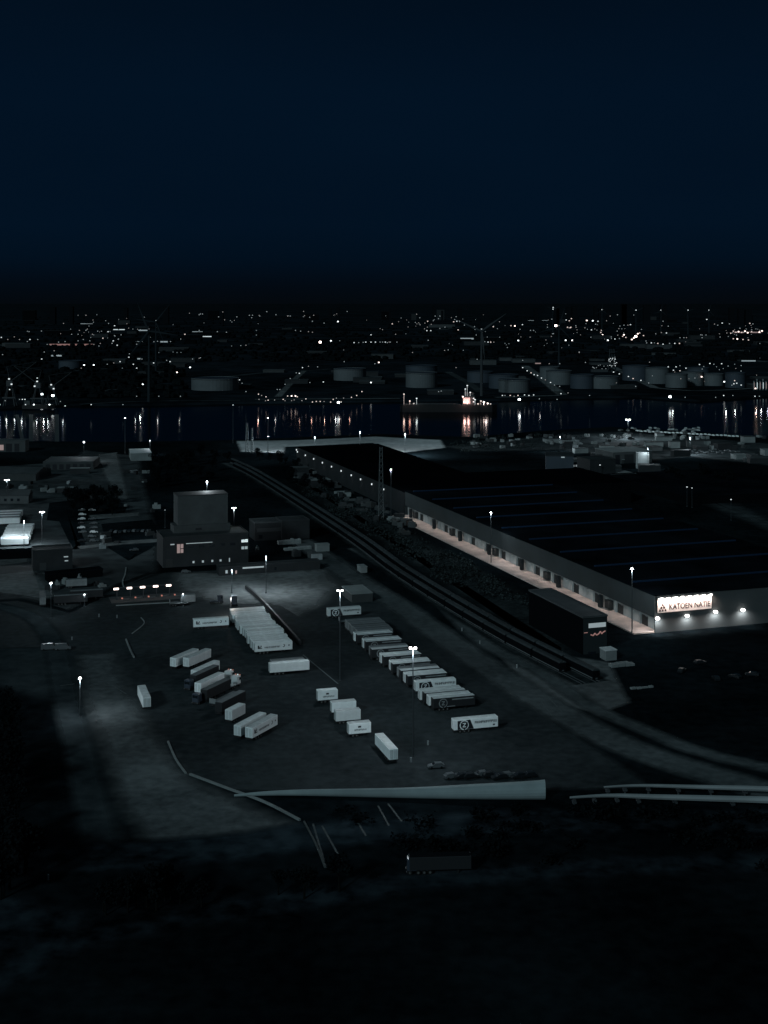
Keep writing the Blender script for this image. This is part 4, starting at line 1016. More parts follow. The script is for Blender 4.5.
mast((648, 448), 16, 'dim lamp over the pale roofed hall', 7000, double=False, head=.5, mt='lamp_w1', grp='lamps on the near bank')
mast((628, 419.5), 18, 'bright round floodlight beside the river bank cars', 70000, double=True, head=3.0, mt='lamp_p4', grp='lamps on the near bank')
mast((600, 465), 12, 'small lamp on the tall dark hall', 0, double=False, head=1.5, mt='lamp_w2', grp='lamps on the near bank')
for p, d_ in (((687, 487), 'pair lamp'), ((692, 488), 'weaker pair lamp'), ((731, 499.5), 'single lamp')):
    mast(p, 12, 'small %s on the black warehouse beyond the back road' % d_, 0, double=False, head=1.2 if p[0] != 692 else .7, mt='lamp_w2', grp='lamps on the back road')
mast((94, 493.5), 5, 'tiny lamp at the tip of the flat canopy', 300, double=False, head=.9, mt='lamp_w2', grp='small roadside lamps')
mast((84.5, 594.5), 5, 'small bright lamp beside the dark trailer on the lane', 600, double=False, head=1.0, mt='lamp_w3', grp='small roadside lamps')
mast((183, 594), 5, 'small bright lamp beside the gate trailers', 600, double=False, head=1.0, mt='lamp_w3', grp='small roadside lamps')
mast((165, 510), 10, 'small dim lamp left of the office block', 0, double=False, head=.7, mt='lamp_w1', grp='small roadside lamps')
for i, p in enumerate([(48, 880), (428, 745), (411, 762), (99, 617), (117, 618), (462, 631), (480, 644), (517, 668), (72, 640)]):
    x, y = P(*p); b_ = MB(); b_.tube((0, 0, 0), (0, 0, 1.1), .25, .22, 8); b_.ball((0, 0, 1.1), .3, .2, 8, 4)
    tag(b_.build('bollard', 'trailer_grey', loc=(x, y, 0)), 'small pale bollard at the edge of the paved ground', 'bollard', 'small pale bollards')

# dim tall poles
def lattice(px, top_px, r_, label, twin=False, name='lattice_mast'):
    x, y = P(*px); s_ = F/y; h = (px[1]-top_px)/s_
    b_ = MB()
    for dx, dy in ((-r_, -r_), (r_, -r_), (r_, r_), (-r_, r_)): b_.tube((dx, dy, 0), (dx*.5, dy*.5, h), .22, .15, 5)
    k = 0; z = 0
    while z < h-2:
        f0 = 1-.5*z/h; z2 = min(z+r_*2.2, h); f1 = 1-.5*z2/h
        for (ax, ay), (cx_, cy_) in (((-1, -1), (1, -1)), ((1, -1), (1, 1)), ((1, 1), (-1, 1)), ((-1, 1), (-1, -1))):
            b_.tube((ax*r_*f0, ay*r_*f0, z), (cx_*r_*f1, cy_*r_*f1, z2), .12, .12, 4)
        z = z2
    return tag(b_.build(name, 'steel', loc=(x, y, 0)), label, 'mast', 'lattice masts')
lattice((247, 452), 423, 1.2, 'dim lattice mast at the river end of the train')
lattice((252, 453), 428, .9, 'second dim lattice mast at the river end of the train')
lattice((381, 521), 447, 1.5, 'thick grey lattice mast standing before the far end of the loading dock')
# pontoons in the river; the rectangular frame stands in for a crane reflection
def pontoon(px, label, w=3):
    pts = [P(*p) for p in px]; b_ = MB()
    for a, c in zip(pts, pts[1:]): ribbon_mb([a, c], w, -2.6, .7, b_)
    tag(b_.build('pontoon', 'mid_wall'), label, 'pontoon', 'pontoons in the river')
pontoon([(31, 413), (31, 441), (57, 441), (57, 413)], 'rectangular frame in the river by the flat warehouse, standing in for a crane reflection', 4)
pontoon([(17, 413), (22, 436)], 'straight pontoon beside the rectangular frame', 3)
pontoon([(130, 441.5), (152, 441.5)], 'short pontoon in the river above the tarpaulin shed', 4)

# ---------------------------------------------------------------- the far bank
def tank(px0, px1, base_y, top_y, label, mt='tank'):
    D = H*F/(base_y-HY); s_ = F/D; rad = (px1-px0)/2/s_; x = ((px0+px1)/2-CX)/s_; h = (base_y-top_y)/s_
    D += rad
    t = empty('storage_tank', (x*D/(D-rad) if 0 else x, D, 0))
    b_ = MB(); n_ = 40
    for k in range(n_):
        a, c = 2*math.pi*k/n_, 2*math.pi*(k+1)/n_
        b_.face([(rad*math.cos(a), rad*math.sin(a), 0), (rad*math.cos(c), rad*math.sin(c), 0), (rad*math.cos(c), rad*math.sin(c), h), (rad*math.cos(a), rad*math.sin(a), h)])
    b_.build('shell', mt, t)
    b_ = MB(); b_.tube((0, 0, h-.6), (0, 0, h-.55), rad-.3, rad-.3, 40); b_.build('floating_roof', 'tank_top', t)
    b_ = MB()
    for k in range(n_):
        a, c = 2*math.pi*k/n_, 2*math.pi*(k+1)/n_; r2 = rad+.8
        b_.face([(r2*math.cos(a), r2*math.sin(a), h-1.4), (r2*math.cos(c), r2*math.sin(c), h-1.4), (r2*math.cos(c), r2*math.sin(c), h-.9), (r2*math.cos(a), r2*math.sin(a), h-.9)])
    b_.build('wind_girder', 'dim_steel', t)
    tag(t, label, 'storage tank', 'storage tanks on the far bank')
for a in [(188, 236, 391, 379, 'wide pale storage tank alone on the far bank'), (333, 366, 381, 369, 'dim storage tank above the row of warm quay lights', 'tank'),
          (406, 438, 388, 373, 'storage tank behind the moored tanker', 'tank'), (406, 438, 375, 366, 'darker tank rising behind the one by the tanker', 'tank_blue'), (500, 532, 393, 380, 'pale tank beside the bright round quay lamp', 'tank'),
          (490, 520, 389, 375, 'tank partly behind the pale one near the bright quay lamp', 'tank_blue'), (468, 494, 383, 372, 'bluish tank above the tanker deckhouse', 'tank_blue'),
          (541, 561, 380, 367, 'tank at the start of the right hand tank row', 'tank'), (548, 574, 385, 371, 'tank second in the right hand tank row', 'tank'), (572, 596, 389, 375, 'tank third in the right hand tank row', 'tank_blue'),
          (592, 622, 389, 377, 'tank fourth in the right hand tank row', 'tank'), (625, 652, 381, 366, 'tank beside the lit process tower', 'tank_blue'), (648, 672, 384, 368, 'tank under the string of white lamps', 'tank'),
          (668, 690, 388, 374, 'tank above the bright river lamp', 'tank'), (684, 706, 386, 372, 'tank right of the bright river lamp', 'tank'), (706, 726, 386, 374, 'tank before the double lamp near the water', 'tank'),
          (728, 748, 388, 373, 'tank beside the white lit columns', 'tank_blue'), (690, 712, 378, 368, 'small dark tank in the back of the tank farm', 'tank_blue'), (56, 80, 369, 361, 'low dim tank on the far left bank', 'tank_blue')]:
    tank(*a)

# moored tanker
D = H*F/(409.5-HY); s_ = F/D
tk = empty('moored_tanker', ((400-CX)/s_, D, -2.5)); Ls = 97/s_
b_ = MB(); n_ = 14; ys = []
hullp = [(0, -2), (3, -7), (Ls*.8, -8), (Ls-6, -6), (Ls, 0), (Ls-6, 6), (Ls*.8, 8), (3, 7), (0, 2)]
b_.prism(hullp, 0, 8.5); b_.build('hull', 'hull', tk)
b_ = MB(); b_.box(4, Ls*.62, -6.5, 6.5, 8.5, 8.9)
b_.build('deck', 'dim_roof', tk)
b_ = MB()
for k in range(10): b_.tube((8+k*6, -4, 9), (8+k*6, 4, 9), .5, .5, 6)
b_.tube((6, 0, 9.6), (Ls*.6, 0, 9.6), .5, .5, 6); b_.build('deck_pipes', 'dim_steel', tk)
b_ = MB(); b_.box(Ls*.64, Ls*.77, -6, 6, 8.5, 19, c=.5); b_.box(Ls*.66, Ls*.76, -5, 5, 19, 22.5, c=.3); b_.build('deckhouse', 'mid_wall', tk)
b_ = MB(); b_.box(Ls*.65, Ls*.72, -6.15, -6.01, 10, 17); b_.build('lit_bulkhead', 'lit_pink', tk)
for k, (x, z, mt) in enumerate([(.645, 18, 'lamp_p3'), (.66, 12, 'lamp_p2'), (.69, 10.2, 'lamp_p2'), (.67, 27, 'lamp_w2'), (.69, 31, 'lamp_w2'), (.72, 23, 'lamp_w2'), (.755, 16, 'lamp_w2'), (.77, 14.5, 'lamp_w2'), (.755, 12, 'lamp_w2'), (.86, 11.5, 'lamp_p4'), (.83, 13, 'lamp_p2'), (.90, 10.2, 'lamp_p3'), (.93, 9.6, 'lamp_p1'), (.80, 9.6, 'lamp_p2'), (.04, 21, 'lamp_p2'), (.10, 13, 'lamp_p2'), (.17, 16, 'lamp_w2'), (.14, 10, 'lamp_p1')]):
    b_ = MB(); b_.box(Ls*x-.8, Ls*x+.8, -6.8, -6.2, z-.6, z+.6, c=.1); b_.tube((Ls*x, -5.8, 8.5), (Ls*x, -5.8, z), .12, .12, 4); b_.build('deck_lamp', mt, tk)
tag(tk, 'long dark tanker moored at the far quay with a pinkish lit deckhouse', 'ship')
sx0 = (400-CX)/s_
for x, p, c in ((.66, 3200, (1, .55, .48)), (.70, 3200, (1, .55, .48)), (.88, 1600, (1, .8, .75)), (.04, 900, (1, .75, .65)), (.10, 700, (1, .5, .4)), (.17, 700, (.9, 1, 1))):
    spot((sx0+Ls*x, D-11, 9), p*.8, rad=1.0, col=c, point=True)

# wind turbines
mat('turbine_grey', (.018, .024, .028), .8, 0)
def turbine(bx, by, hub_y, bl_px, label, rot=0.3, D=None, mt='turbine_grey', lamp='lamp_w1', grp='wind turbines'):
    if D is None: D = H*F/(by-HY)
    s_ = F/D; x = (bx-CX)/s_; hub = H-(hub_y-HY)/s_; bl = bl_px/s_; k = max(1.0, D/2200)
    t = empty('wind_turbine', (x, D, 0))
    b_ = MB(); b_.tube((0, 0, 0), (0, 0, hub), 2.2*k**.3, 1.1*k**.3, 10); b_.build('tower', mt, t)
    b_ = MB(); b_.box(-1.6, 1.6, -3, 6, hub-1.2, hub+1.8, c=.3); nc = b_.build('nacelle', mt, t)
    b_ = MB(); r_ = .75*k; b_.box(-r_, r_, -r_, r_, hub+2, hub+2+1.6*r_); b_.build('warning_lamp', lamp, nc)
    for j in range(3):
        a = rot+j*2*math.pi/3; b_ = MB(); c = Vector((math.cos(a), 0, math.sin(a))); w = Vector((-math.sin(a), 0, math.cos(a)))
        o_ = Vector((0, -3.5, hub)); 
        b_.face([o_-w*.6, o_+c*bl*.25-w*.9, o_+c*bl-w*.15, o_+c*bl+w*.15, o_+c*bl*.25+w*1.6, o_+w*.6])
        b_.face([v+Vector((0, .5, 0)) for v in (o_+w*.6, o_+c*bl*.25+w*1.6, o_+c*bl+w*.15, o_+c*bl-w*.15, o_+c*bl*.25-w*.9, o_-w*.6)])
        b_.build('blade', mt, t)
    tag(t, label, 'wind turbine', grp)
turbine(481.5, 396, 331, 30, 'nearest wind turbine with spread blades above the tanker', rot=.62, mt='dim_steel')
turbine(149, 402, 331, 30, 'tall wind turbine near the far shore left of the white tank', rot=1.95, lamp='lamp_w0')
turbine(156, 372, 322, 22, 'fainter wind turbine just behind the tall one on the left', rot=.9, lamp='lamp_w1')
turbine(559, 369, 327, 20, 'faint wind turbine above the right hand tank row', rot=1.3)
for i, (x, y) in enumerate([(553, 307), (602, 307.5), (636, 308), (661, 308), (688, 308), (709, 308)]):
    turbine(x, 0, y+3.0, 8, 'distant wind turbine on the horizon with a pale warning light', rot=.5+i, D=5200, lamp='lamp_w2', grp='distant wind turbines')

# shipyard cranes
def crane(px, top, label, flip=1):
    x, y = P(*px); s_ = F/y; h = (px[1]-top)/s_; t = empty('harbour_crane', (x, y, 0))
    b_ = MB()
    for dx in (-7, 7):
        for dy in (-5, 5): b_.tube((dx, dy, 0), (dx*.35, dy*.35, h*.45), .7, .5, 6)
    b_.box(-8, 8, -5.5, -4.7, h*.18, h*.2+.6); b_.build('portal', 'dim_steel', t)
    b_ = MB(); b_.box(-4, 4, -3, 4, h*.45, h*.58, c=.3); b_.build('cabin', 'dim_steel', t)
    b_ = MB()
    for dy in (-1.2, 1.2): b_.tube((0, dy, h*.55), (flip*h*.6, dy*.3, h), .45, .25, 5)
    b_.tube((0, 0, h*.55), (-flip*4, 0, h*.9), .4, .3, 5); b_.tube((-flip*4, 0, h*.9), (flip*h*.6, 0, h), .15, .15, 4); b_.build('jib', 'dim_steel', t)
    for (dx, z, mt) in ((flip*3, h*.5, 'lamp_w2'), (0, h*.62, 'lamp_w2')):
        q = MB(); q.box(dx-.9, dx+.9, -4.6, -3.4, z-.7, z+.7, c=.1); q.build('work_lamp', mt, t)
    tag(t, label, 'crane', 'cranes on the far quay')
crane((10, 406), 362, 'portal crane at the far end of the shipyard quay')
crane((38, 406), 366, 'portal crane above the white quay lights', -1)
crane((52, 405), 372, 'smaller portal crane leaning over the quay', 1)
# barge with angular bow lights
D = H*F/(406-HY); s_ = F/D
b_ = MB(); b_.prism([(0, -4), (30, -4), (38, 0), (30, 4), (0, 4)], -1.5, 3.5); t = empty('barge', ((28-CX)/s_, D-22, 0)); b_.build('hull', 'hull', t)
b_ = MB(); b_.box(2, 9, -3, 3, 3.5, 8, c=.2); b_.build('wheelhouse', 'mid_wall', t); tag(t, 'dark barge moored under the shipyard cranes', 'ship')

# far lights -----------------------------------------------------------------
NL = [0]
HEADS = {}
def far_light(x, y, lvl=1, col='w', zmast=None, grp='lights', label='', shore=False, wide=1.0):
    if y < HY+3: y = HY+3
    z = zmast if zmast is not None else 14.0
    if col == 'w' and not shore and R.random() < .22: col = 'p'
    D = (H-z)*F/(y-HY)
    if D > 7000: D = 7000*R.uniform(.85, 1.0); z = H-(y-HY)*D/F
    px = D/F
    rr = px*{0: .42, 1: .42, 2: .50, 3: .62, 4: 1.1}[lvl]
    t = MB(); t.cur = 0; t.tube((0, 0, 0), (0, 0, z), max(.15, .05*px), max(.1, .04*px), 4)
    t.cur = 1; n0 = len(t.f); t.box(-rr*wide, rr*wide, -rr*.8, rr*.8, z-rr*.8, z+rr*.8, c=rr*.3)
    o = t.build('quay_lamp' if shore else 'floodlight', ['dark_steel', 'lamp_%s%d' % (col, lvl)], loc=((x-CX)*px, D, 0))
    tag(o, label, 'lamp', grp); NL[0] += 1
    return o
def cluster(org, lst, label, grp, k=3.84, zm=None, shore=False):
    for e in lst:
        x, y = e[0]/k+org[0], e[1]/k+org[1]; l = e[2] if len(e) > 2 else 1; c = e[3] if len(e) > 3 else 'w'
        far_light(x, y, l, c, zm, grp, label, shore)
O1, O2, O3, O4 = (0, 290), (190, 290), (380, 290), (568, 290)
cluster(O1, [(305,155),(330,155),(375,158),(415,160,2),(275,170),(300,170),(355,170),(395,185,2),(440,175),(465,172),(455,188),(435,195,2),(430,205),(385,205),(380,215),(450,212,2),(320,190),(300,195),(345,195),(250,198),(225,200),(145,190),(115,190,2),(105,198),(55,180),(5,182,2),(30,190),(75,190),(440,137,2),(300,97,0),(330,97),(372,95,0)], 'tiny lamp in the dense patch of town lights on the left', 'lamps in the left patch of town lights')
cluster(O1, [(170,238),(208,233),(225,250),(160,265,2),(10,248),(323,288,3),(312,300),(360,288,3),(412,285),(437,280),(461,275,2),(495,258,2),(497,245),(512,285,2),(525,300,2),(545,265),(470,300,0),(600,145),(605,197),(655,198),(525,208),(710,170,2),(765,95),(765,155),(765,262),(610,240,0),(665,238,0),(680,240,0),(695,240,0),(640,270),(653,275,2),(590,280,2),(680,316,3),(730,297,3),(548,362,3)], 'lamp on the dark land around the tall left wind turbines', 'lamps around the left wind turbines')
cluster(O1, [(525,408),(610,408),(693,408),(472,440,1),(143,338,2),(37,382,2),(160,400,4),(203,405,4),(98,440,2),(130,440,3),(190,440,3),(250,445,2),(350,440,2),(75,420,1),(86,420,2),(96,420,2),(0,440,2),(232,428,1),(20,425,1)], 'lamp along the shipyard quay at the left', 'shipyard quay lamps', zm=9, shore=True)
cluster(O2, [(40,92),(48,92),(180,103),(110,103),(228,97),(240,97),(268,100),(295,83),(330,95),(375,100),(385,100),(475,97),(568,121,3),(470,120),(515,127),(105,160),(140,162),(255,155,0),(255,173,0),(405,155),(425,158),(455,160),(470,162),(500,200,4,'p'),(541,195,3),(195,213),(215,212),(160,215,0),(575,195,0),(695,172,2)], 'scattered lamp on the dark middle horizon', 'lamps on the middle horizon')
cluster(O2, [(630,202,2),(648,202),(665,201),(675,200,2),(695,200,2),(712,200,2),(730,200),(750,200,2),(765,200)], 'lamp in the straight dotted row above the dim tank', 'lamps in the straight dotted row')
cluster(O2, [(40,260),(10,265),(0,297,2),(190,345,2),(200,358),(215,390),(592,275),(725,278,3),(710,283),(695,355,3),(512,353,2),(460,355),(432,298,2),(455,293),(490,295),(420,320,2),(408,318),(385,340),(365,362),(345,382),(335,382),(590,230,0)], 'lamp along the diagonal jetty above the warm quay lights', 'lamps on the diagonal jetty')
cluster(O2, [(263,400,2,'p'),(275,405,1,'p'),(292,410,2,'p'),(300,423,2,'p'),(265,420,1,'p'),(290,425,1,'p'),(325,422,1,'p'),(375,407,2,'p'),(390,407,3,'p'),(405,407,3,'p'),(412,410,2,'p'),(358,420,2,'p'),(365,425,1,'p'),(390,425,1,'p'),(400,422,1,'p'),(430,425,1,'p'),(445,418,2,'p'),(470,430,2,'p'),(485,428,2,'p'),(500,428,2,'p'),(515,428,1,'p'),(540,430,2,'p'),(550,420,2,'p'),(562,415,1,'p'),(570,432,4,'w'),(580,430,2,'p'),(590,415,1,'p'),(620,412,2,'p'),(640,405,2,'p'),(660,390,2,'p')], 'warm lamp in the string along the middle quay', 'warm quay lamps', zm=8, shore=True)
cluster(O3, [(47,130,2),(183,120,2,'p'),(212,100),(230,100),(60,170),(180,156,2),(195,156,2),(185,193),(283,122,2),(295,120,2),(306,120,2),(300,153,2),(435,141,2),(503,137,2,'p'),(518,138,3,'p'),(547,133,2),(660,112),(578,155),(590,155),(643,143),(675,137,4,'p'),(715,115,2),(735,110,2),(720,143,2,'p'),(733,143,2,'p'),(753,143),(665,67,2)], 'lamp in the scattered lights above the tanker', 'lamps above the tanker')
cluster(O3, [(713,193,3),(738,193,3),(531,194,3),(415,200,2),(425,200,2,'p'),(437,200,1,'p'),(10,200),(28,202),(40,200),(65,200),(125,240),(248,232),(262,230),(373,266,1),(292,298),(480,205,0),(495,206,0)], 'lamp in the thin line of lights behind the nearest wind turbine', 'lamps behind the nearest wind turbine')
cluster(O3, [(548,270),(548,298,2),(565,310,2),(580,318,2),(592,325,2),(605,328,2),(635,345),(655,355,2),(620,338,2),(690,283),(650,283),(765,238),(690,370,1),(695,398,2),(225,390),(235,388),(670,365,1)], 'white lamp in the diagonal row beside the tank farm jetty', 'lamps of the tank farm jetty')
cluster(O3, [(470,405,2),(480,405,1),(500,405,2,'p'),(515,408,1,'p'),(530,405,2,'p'),(555,403,2),(572,405,2),(590,403,2),(612,418,1),(680,420,1),(535,420,4,'w')], 'quay lamp beside the tanker bow', 'quay lamps beside the tanker', zm=8, shore=True)
cluster(O4, [(5,118,2),(72,117,3),(95,118,3),(115,120,2),(30,137),(90,153,2),(65,145),(8,145,2,'p'),(130,155,3,'p'),(133,172,3,'p'),(126,163,2,'p'),(153,193,3),(180,188,2),(215,172,3,'p'),(210,178,2,'p'),(222,182,2,'p'),(245,190,3,'p'),(260,178,4,'p'),(268,168,3,'p'),(275,165,2,'p'),(290,175,2,'p'),(253,184,3,'p'),(16,193,3),(162,100),(190,95),(148,118),(215,135),(230,135),(240,133,2),(365,120),(360,137),(378,165,2)], 'lamp in the brightest patch of city lights on the right', 'lamps in the right patch of city lights')
cluster(O4, [(533,113,2),(592,127,2),(698,128,2),(660,147),(575,135),(620,130),(515,173),(530,173),(430,183),(445,183),(455,183),(515,183),(710,130),(635,158,2,'p'),(645,162,2,'p'),(655,160,3,'p'),(667,163,2,'p'),(680,158,3,'p'),(690,164,3,'p'),(705,160,2,'p'),(735,162,3,'p'),(745,157,3,'p'),(635,187,2,'p'),(650,188,3,'p'),(672,190,2,'p'),(693,192,2,'p'),(610,165,1,'p'),(625,166,2,'p')], 'warm lamp in the bright depot lights at the right horizon', 'warm depot lamps on the horizon')
cluster(O4, [(302,203),(320,203,2),(332,203,0),(345,205,2),(365,208,2),(390,205),(410,205,2),(428,205,2),(43,240),(313,277)], 'lamp in the short straight row right of the city glow', 'lamps in the short straight row')
cluster(O4, [(385,295,2),(405,308,2),(415,295,2),(430,310,2),(437,318,1),(453,300,2),(475,322,2),(513,333,3),(505,286,2),(545,282,2),(560,285),(590,283,2),(615,292,1),(640,285,0),(630,365,1),(600,352,3),(640,348,2),(637,360,2),(648,358,2),(665,365,2),(665,290,1),(720,378,3)], 'lamp among the right hand storage tanks', 'lamps among the right storage tanks')
cluster(O4, [(175,315,2),(197,322,2),(232,332,2),(250,340,2),(280,347,2),(310,357,1),(83,335,2),(98,298),(67,278,1),(0,395,1),(83,405,1),(260,370,1)], 'lamp in the diagonal row below the lit process tower', 'lamps below the process tower')
cluster(O4, [(392,410,4),(450,412,1),(598,405,2),(567,412,1),(633,405,1),(718,408,2),(735,408,1)], 'quay lamp at the right hand river bend', 'quay lamps at the river bend', zm=8, shore=True)
# process tower thick with lamps
x, y = P(612, 372); pt_ = empty('process_tower', (x, y, 0)); s_ = F/y
b_ = MB(); 
for k in range(6): b_.box(-8+k*.7, 8-k*.7, -5, 5, k*7, k*7+.5)
for dx in (-7, 0, 7): b_.tube((dx, 0, 0), (dx*.5, 0, 42), 1.0, .8, 6)
b_.build('frame', 'dim_steel', pt_)
r = random.Random(3)
for k in range(26):
    a = r.uniform(0, 6.3); rr = r.uniform(.4, 1)*8; zz = 16+math.sin(a)*rr*1.2+3
    q = MB(); q.box(math.cos(a)*rr-.55, math.cos(a)*rr+.55, -6.4, -5.3, zz-.55, zz+.55); q.build('work_light', r.choice(['lamp_w1', 'lamp_w1', 'lamp_w2']), pt_)
for k in range(9):
    q = MB(); xx = -36+k*3.4; zz = 6+r.uniform(0, 8); q.box(xx-.5, xx+.5, -6.4, -5.3, zz-.5, zz+.5); q.build('work_light', 'lamp_w1', pt_)
b_ = MB(); b_.box(-38, -8, -5, 5, 0, 5); b_.build('pipe_rack', 'dim_steel', pt_)
tag(pt_, 'round process tower thick with small white work lights above the tank row', 'process tower')
# lit columns far right
for i in range(6):
    x, y = P(754+i*3, 390); b_ = MB(); b_.tube((0, 0, 0), (0, 0, 13+i % 2*3), 1.1, 1.1, 10); t = empty('lit_silo', (x, y, 0)); b_.build('shell', 'pale_wall', t)
    q = MB(); q.box(-.35, .35, -1.35, -1.15, 2, 11); q.build('light_strip', 'lit_white' if i % 2 else 'lit_pink', t); tag(t, 'slender lit silo at the right end of the tank farm', 'silo', 'lit silos')
# reflections need real light at the shore lamps
for x, y, p, c in [(9, 404, 1, 0), (2, 404, .8, 0), (17, 404, .6, 0), (24, 405, .9, 0), (33, 405, 1.3, 0), (39, 405, .8, 0), (46, 405, 1.1, 0), (50, 405, .8, 0), (65, 405, .5, 0), (142, 402, 1.4, 0), (137, 404, .4, 0), (159, 404, .5, 0), (181, 404, .3, 0),
                   (259, 404, .8, 1), (276, 404, .4, 0), (300, 404, .25, 1), (312, 404, .4, 1), (325, 404, .4, 1), (336, 403, 1.0, 0), (340, 403, .4, 1), (350, 403, .4, 1), (519, 400, 1.0, 0), (539, 400, .3, 0), (671, 397, 1.0, 0), (724, 397, 1.6, 0), (733, 397, 1.1, 0), (754, 396, 2.2, 1), (759, 396, 1.1, 0), (765, 396, .6, 0)]:
    zz = 7.0; px_, D_ = P(x, y, zz); D_ -= 10
    spot((px_, D_, zz), 800*p**1.3, rad=.4, col=((.9, .98, 1), (1, .72, .62))[c], point=True)
# jetties, quays and pale roads of the far bank
for px_, w_, mt in [([(525, 366), (541, 378), (562, 395)], 16, 'concrete'), ([(613, 367), (634, 378), (655, 388)], 14, 'concrete'), ([(278, 397), (292, 382), (304, 371)], 10, 'concrete'), ([(303, 371), (330, 369)], 12, 'old_asphalt'),
                    ([(95, 397), (120, 394), (150, 391)], 14, 'old_asphalt'), ([(100, 392), (145, 387)], 12, 'old_asphalt'), ([(655, 388), (700, 391), (760, 388)], 12, 'concrete'), ([(448, 372), (470, 384), (480, 392)], 14, 'old_asphalt'),
                    ([(135, 364), (170, 361), (195, 359)], 22, 'old_asphalt'), ([(735, 358), (756, 361), (768, 362)], 18, 'concrete'), ([(0, 345), (24, 346)], 40, 'concrete'), ([(205, 379), (262, 373)], 14, 'old_asphalt'),
                    ([(440, 330), (456, 327)], 60, 'old_asphalt'), ([(80, 404.5), (140, 401.5), (240, 400.5)], 10, 'old_asphalt'), ([(255, 399.5), (400, 398.5)], 12, 'concrete'), ([(495, 397.5), (560, 395.5)], 12, 'concrete'), ([(580, 350), (640, 353)], 30, 'old_asphalt'), ([(60, 372), (115, 368)], 16, 'old_asphalt')]:
    soft_ribbon('quay_road', smooth([P(*q) for q in px_], 6), w_, .25+.004*len(px_)+w_*.001+px_[0][0]*.0001, mt, 'pale quay road on the far bank', f=w_*.4)
# lit low buildings on the far land
def far_building(x0, x1, y, hpx, label, grp, wall='dark_wall', strip=None, sh=.5, roof='dim_roof'):
    D_ = min(H*F/(y-HY), 9500); s_ = F/D_; w = (x1-x0)/s_; z0 = 0
    h = hpx/s_ if D_ < 9499 else H-(y-hpx-HY)/s_
    t = empty('far_shed', ((x0-CX)/s_, D_, 0))
    b_ = MB(); b_.box(0, w, 0, 30, 0, h); b_.build('wall', wall, t)
    b_ = MB(); b_.box(-.5, w+.5, -.5, 30.5, h, h+.6); b_.build('roof', roof, t)
    if strip: b_ = MB(); b_.box(w*.03, w*.97, -.4, -.05, h*(1-sh), h*.97); b_.build('light_strip', strip, t)
    tag(t, label, 'shed', grp)
for a in [(80, 93, 324.0, .5, 'lit_pale'), (113, 125, 330, .8, 'lit_white'), (48, 94, 345.5, 1.6, 'lit_script'), (2, 24, 347, 4, None), (48, 62, 356.5, 1.5, 'lit_pale'), (138, 148, 331, 1.2, 'lit_pale'), (160, 173, 342.5, 1.4, 'lit_pale'), (135, 143, 342.5, 1.2, 'lit_pale'), (137, 150, 359.5, 1.4, 'lit_pale'),
          (195, 212, 337, .9, 'lit_white'), (192, 203, 332, .6, 'lit_pale'), (429, 455, 327.5, 3, None), (460, 474, 339.5, 1.6, 'lit_pale'), (528, 537, 320.6, .3, 'lit_pale'), (542, 548, 320.6, .3, 'lit_pale'), (535, 541, 364, 1.2, 'lit_pink'), (500, 512, 361, 3, None), (732, 762, 333, 1.2, 'lit_pink'), (741, 756, 361.5, 1.2, 'lit_pale'), (752, 765, 358.5, 1.0, 'lit_pale'), (735, 743, 354.5, 1, None), (652, 676, 355, 2, None)]:
    far_building(a[0], a[1], a[2], a[3], 'far low building with a glowing strip of light on its side' if a[4] else 'far unlit low building on the dark land', 'far buildings with light strips' if a[4] else 'far unlit buildings', strip=a[4], sh=.9, wall='mid_wall')
r = random.Random(21)
for i in range(85):
    y = r.choice((r.uniform(312, 345), r.uniform(335, 395))); x = r.uniform(-5, 768); w = r.uniform(8, 30)*(.5 if y < 330 else 1)
    far_building(x, x+w, y, r.uniform(1.2, 4.5), 'far unlit low building on the dark land', 'far unlit buildings', wall=r.choice(('mid_wall', 'dark_wall', 'dark_wall', 'dark_wall') if y > 345 else ('dark_wall', 'wagon_side')), roof=r.choice(('mid_roof', 'dim_roof', 'dim_roof') if y > 345 else ('dim_roof', 'wagon_side')))
# the rest of the town lights, too many to count
b_ = MB(); r = random.Random(77)
for i in range(230):
    cx_, cy_, sx_, sy_ = r.choice([(95, 334, 34, 7), (430, 323, 30, 4), (600, 326, 40, 7), (615, 333, 20, 5), (742, 331, 22, 5), (250, 318, 60, 4), (500, 338, 40, 6), (690, 372, 30, 6)]); x = r.gauss(cx_, sx_); y = max(HY+7, r.gauss(cy_, sy_))
    z = 16.0; D_ = (H-z)*F/(y-HY)
    if D_ > 7000: D_ = 7000; z = H-(y-HY)*D_/F
    q = D_/F; rr = q*r.choice((.22, .28, .34)); xx = (x-CX)*q
    b_.cur = 0; b_.tube((xx, D_, 0), (xx, D_, z), .05*q, .04*q, 3)
    b_.cur = 1 if r.random() < .6 else 2; b_.box(xx-rr, xx+rr, D_-rr, D_+rr, z-rr, z+rr)
tag(b_.build('town_lights', ['dark_steel', 'lamp_w1', 'lamp_p1']), 'countless tiny faint town lights along the dark horizon', 'town lights', None, 'stuff')
# high-rise outlines against the sky
for i in range(26):
    x = r.choice((r.uniform(420, 768), r.uniform(540, 768), r.uniform(0, 420))); D_ = 7600; s_ = F/D_; h = H-(r.uniform(304, 311)-HY)/s_; w = r.uniform(2, 7)/s_
    t = empty('tower_block', ((x-CX)/s_, D_, 0)); b_ = MB(); b_.box(0, w, 0, 30, 0, h); b_.build('wall', 'dark_steel', t); b_ = MB(); b_.box(-1, w+1, -1, 31, h, h+2); b_.build('roof', 'dark_steel', t)
    tag(t, 'faint dark tower block on the horizon', 'tower block', 'tower blocks on the horizon')
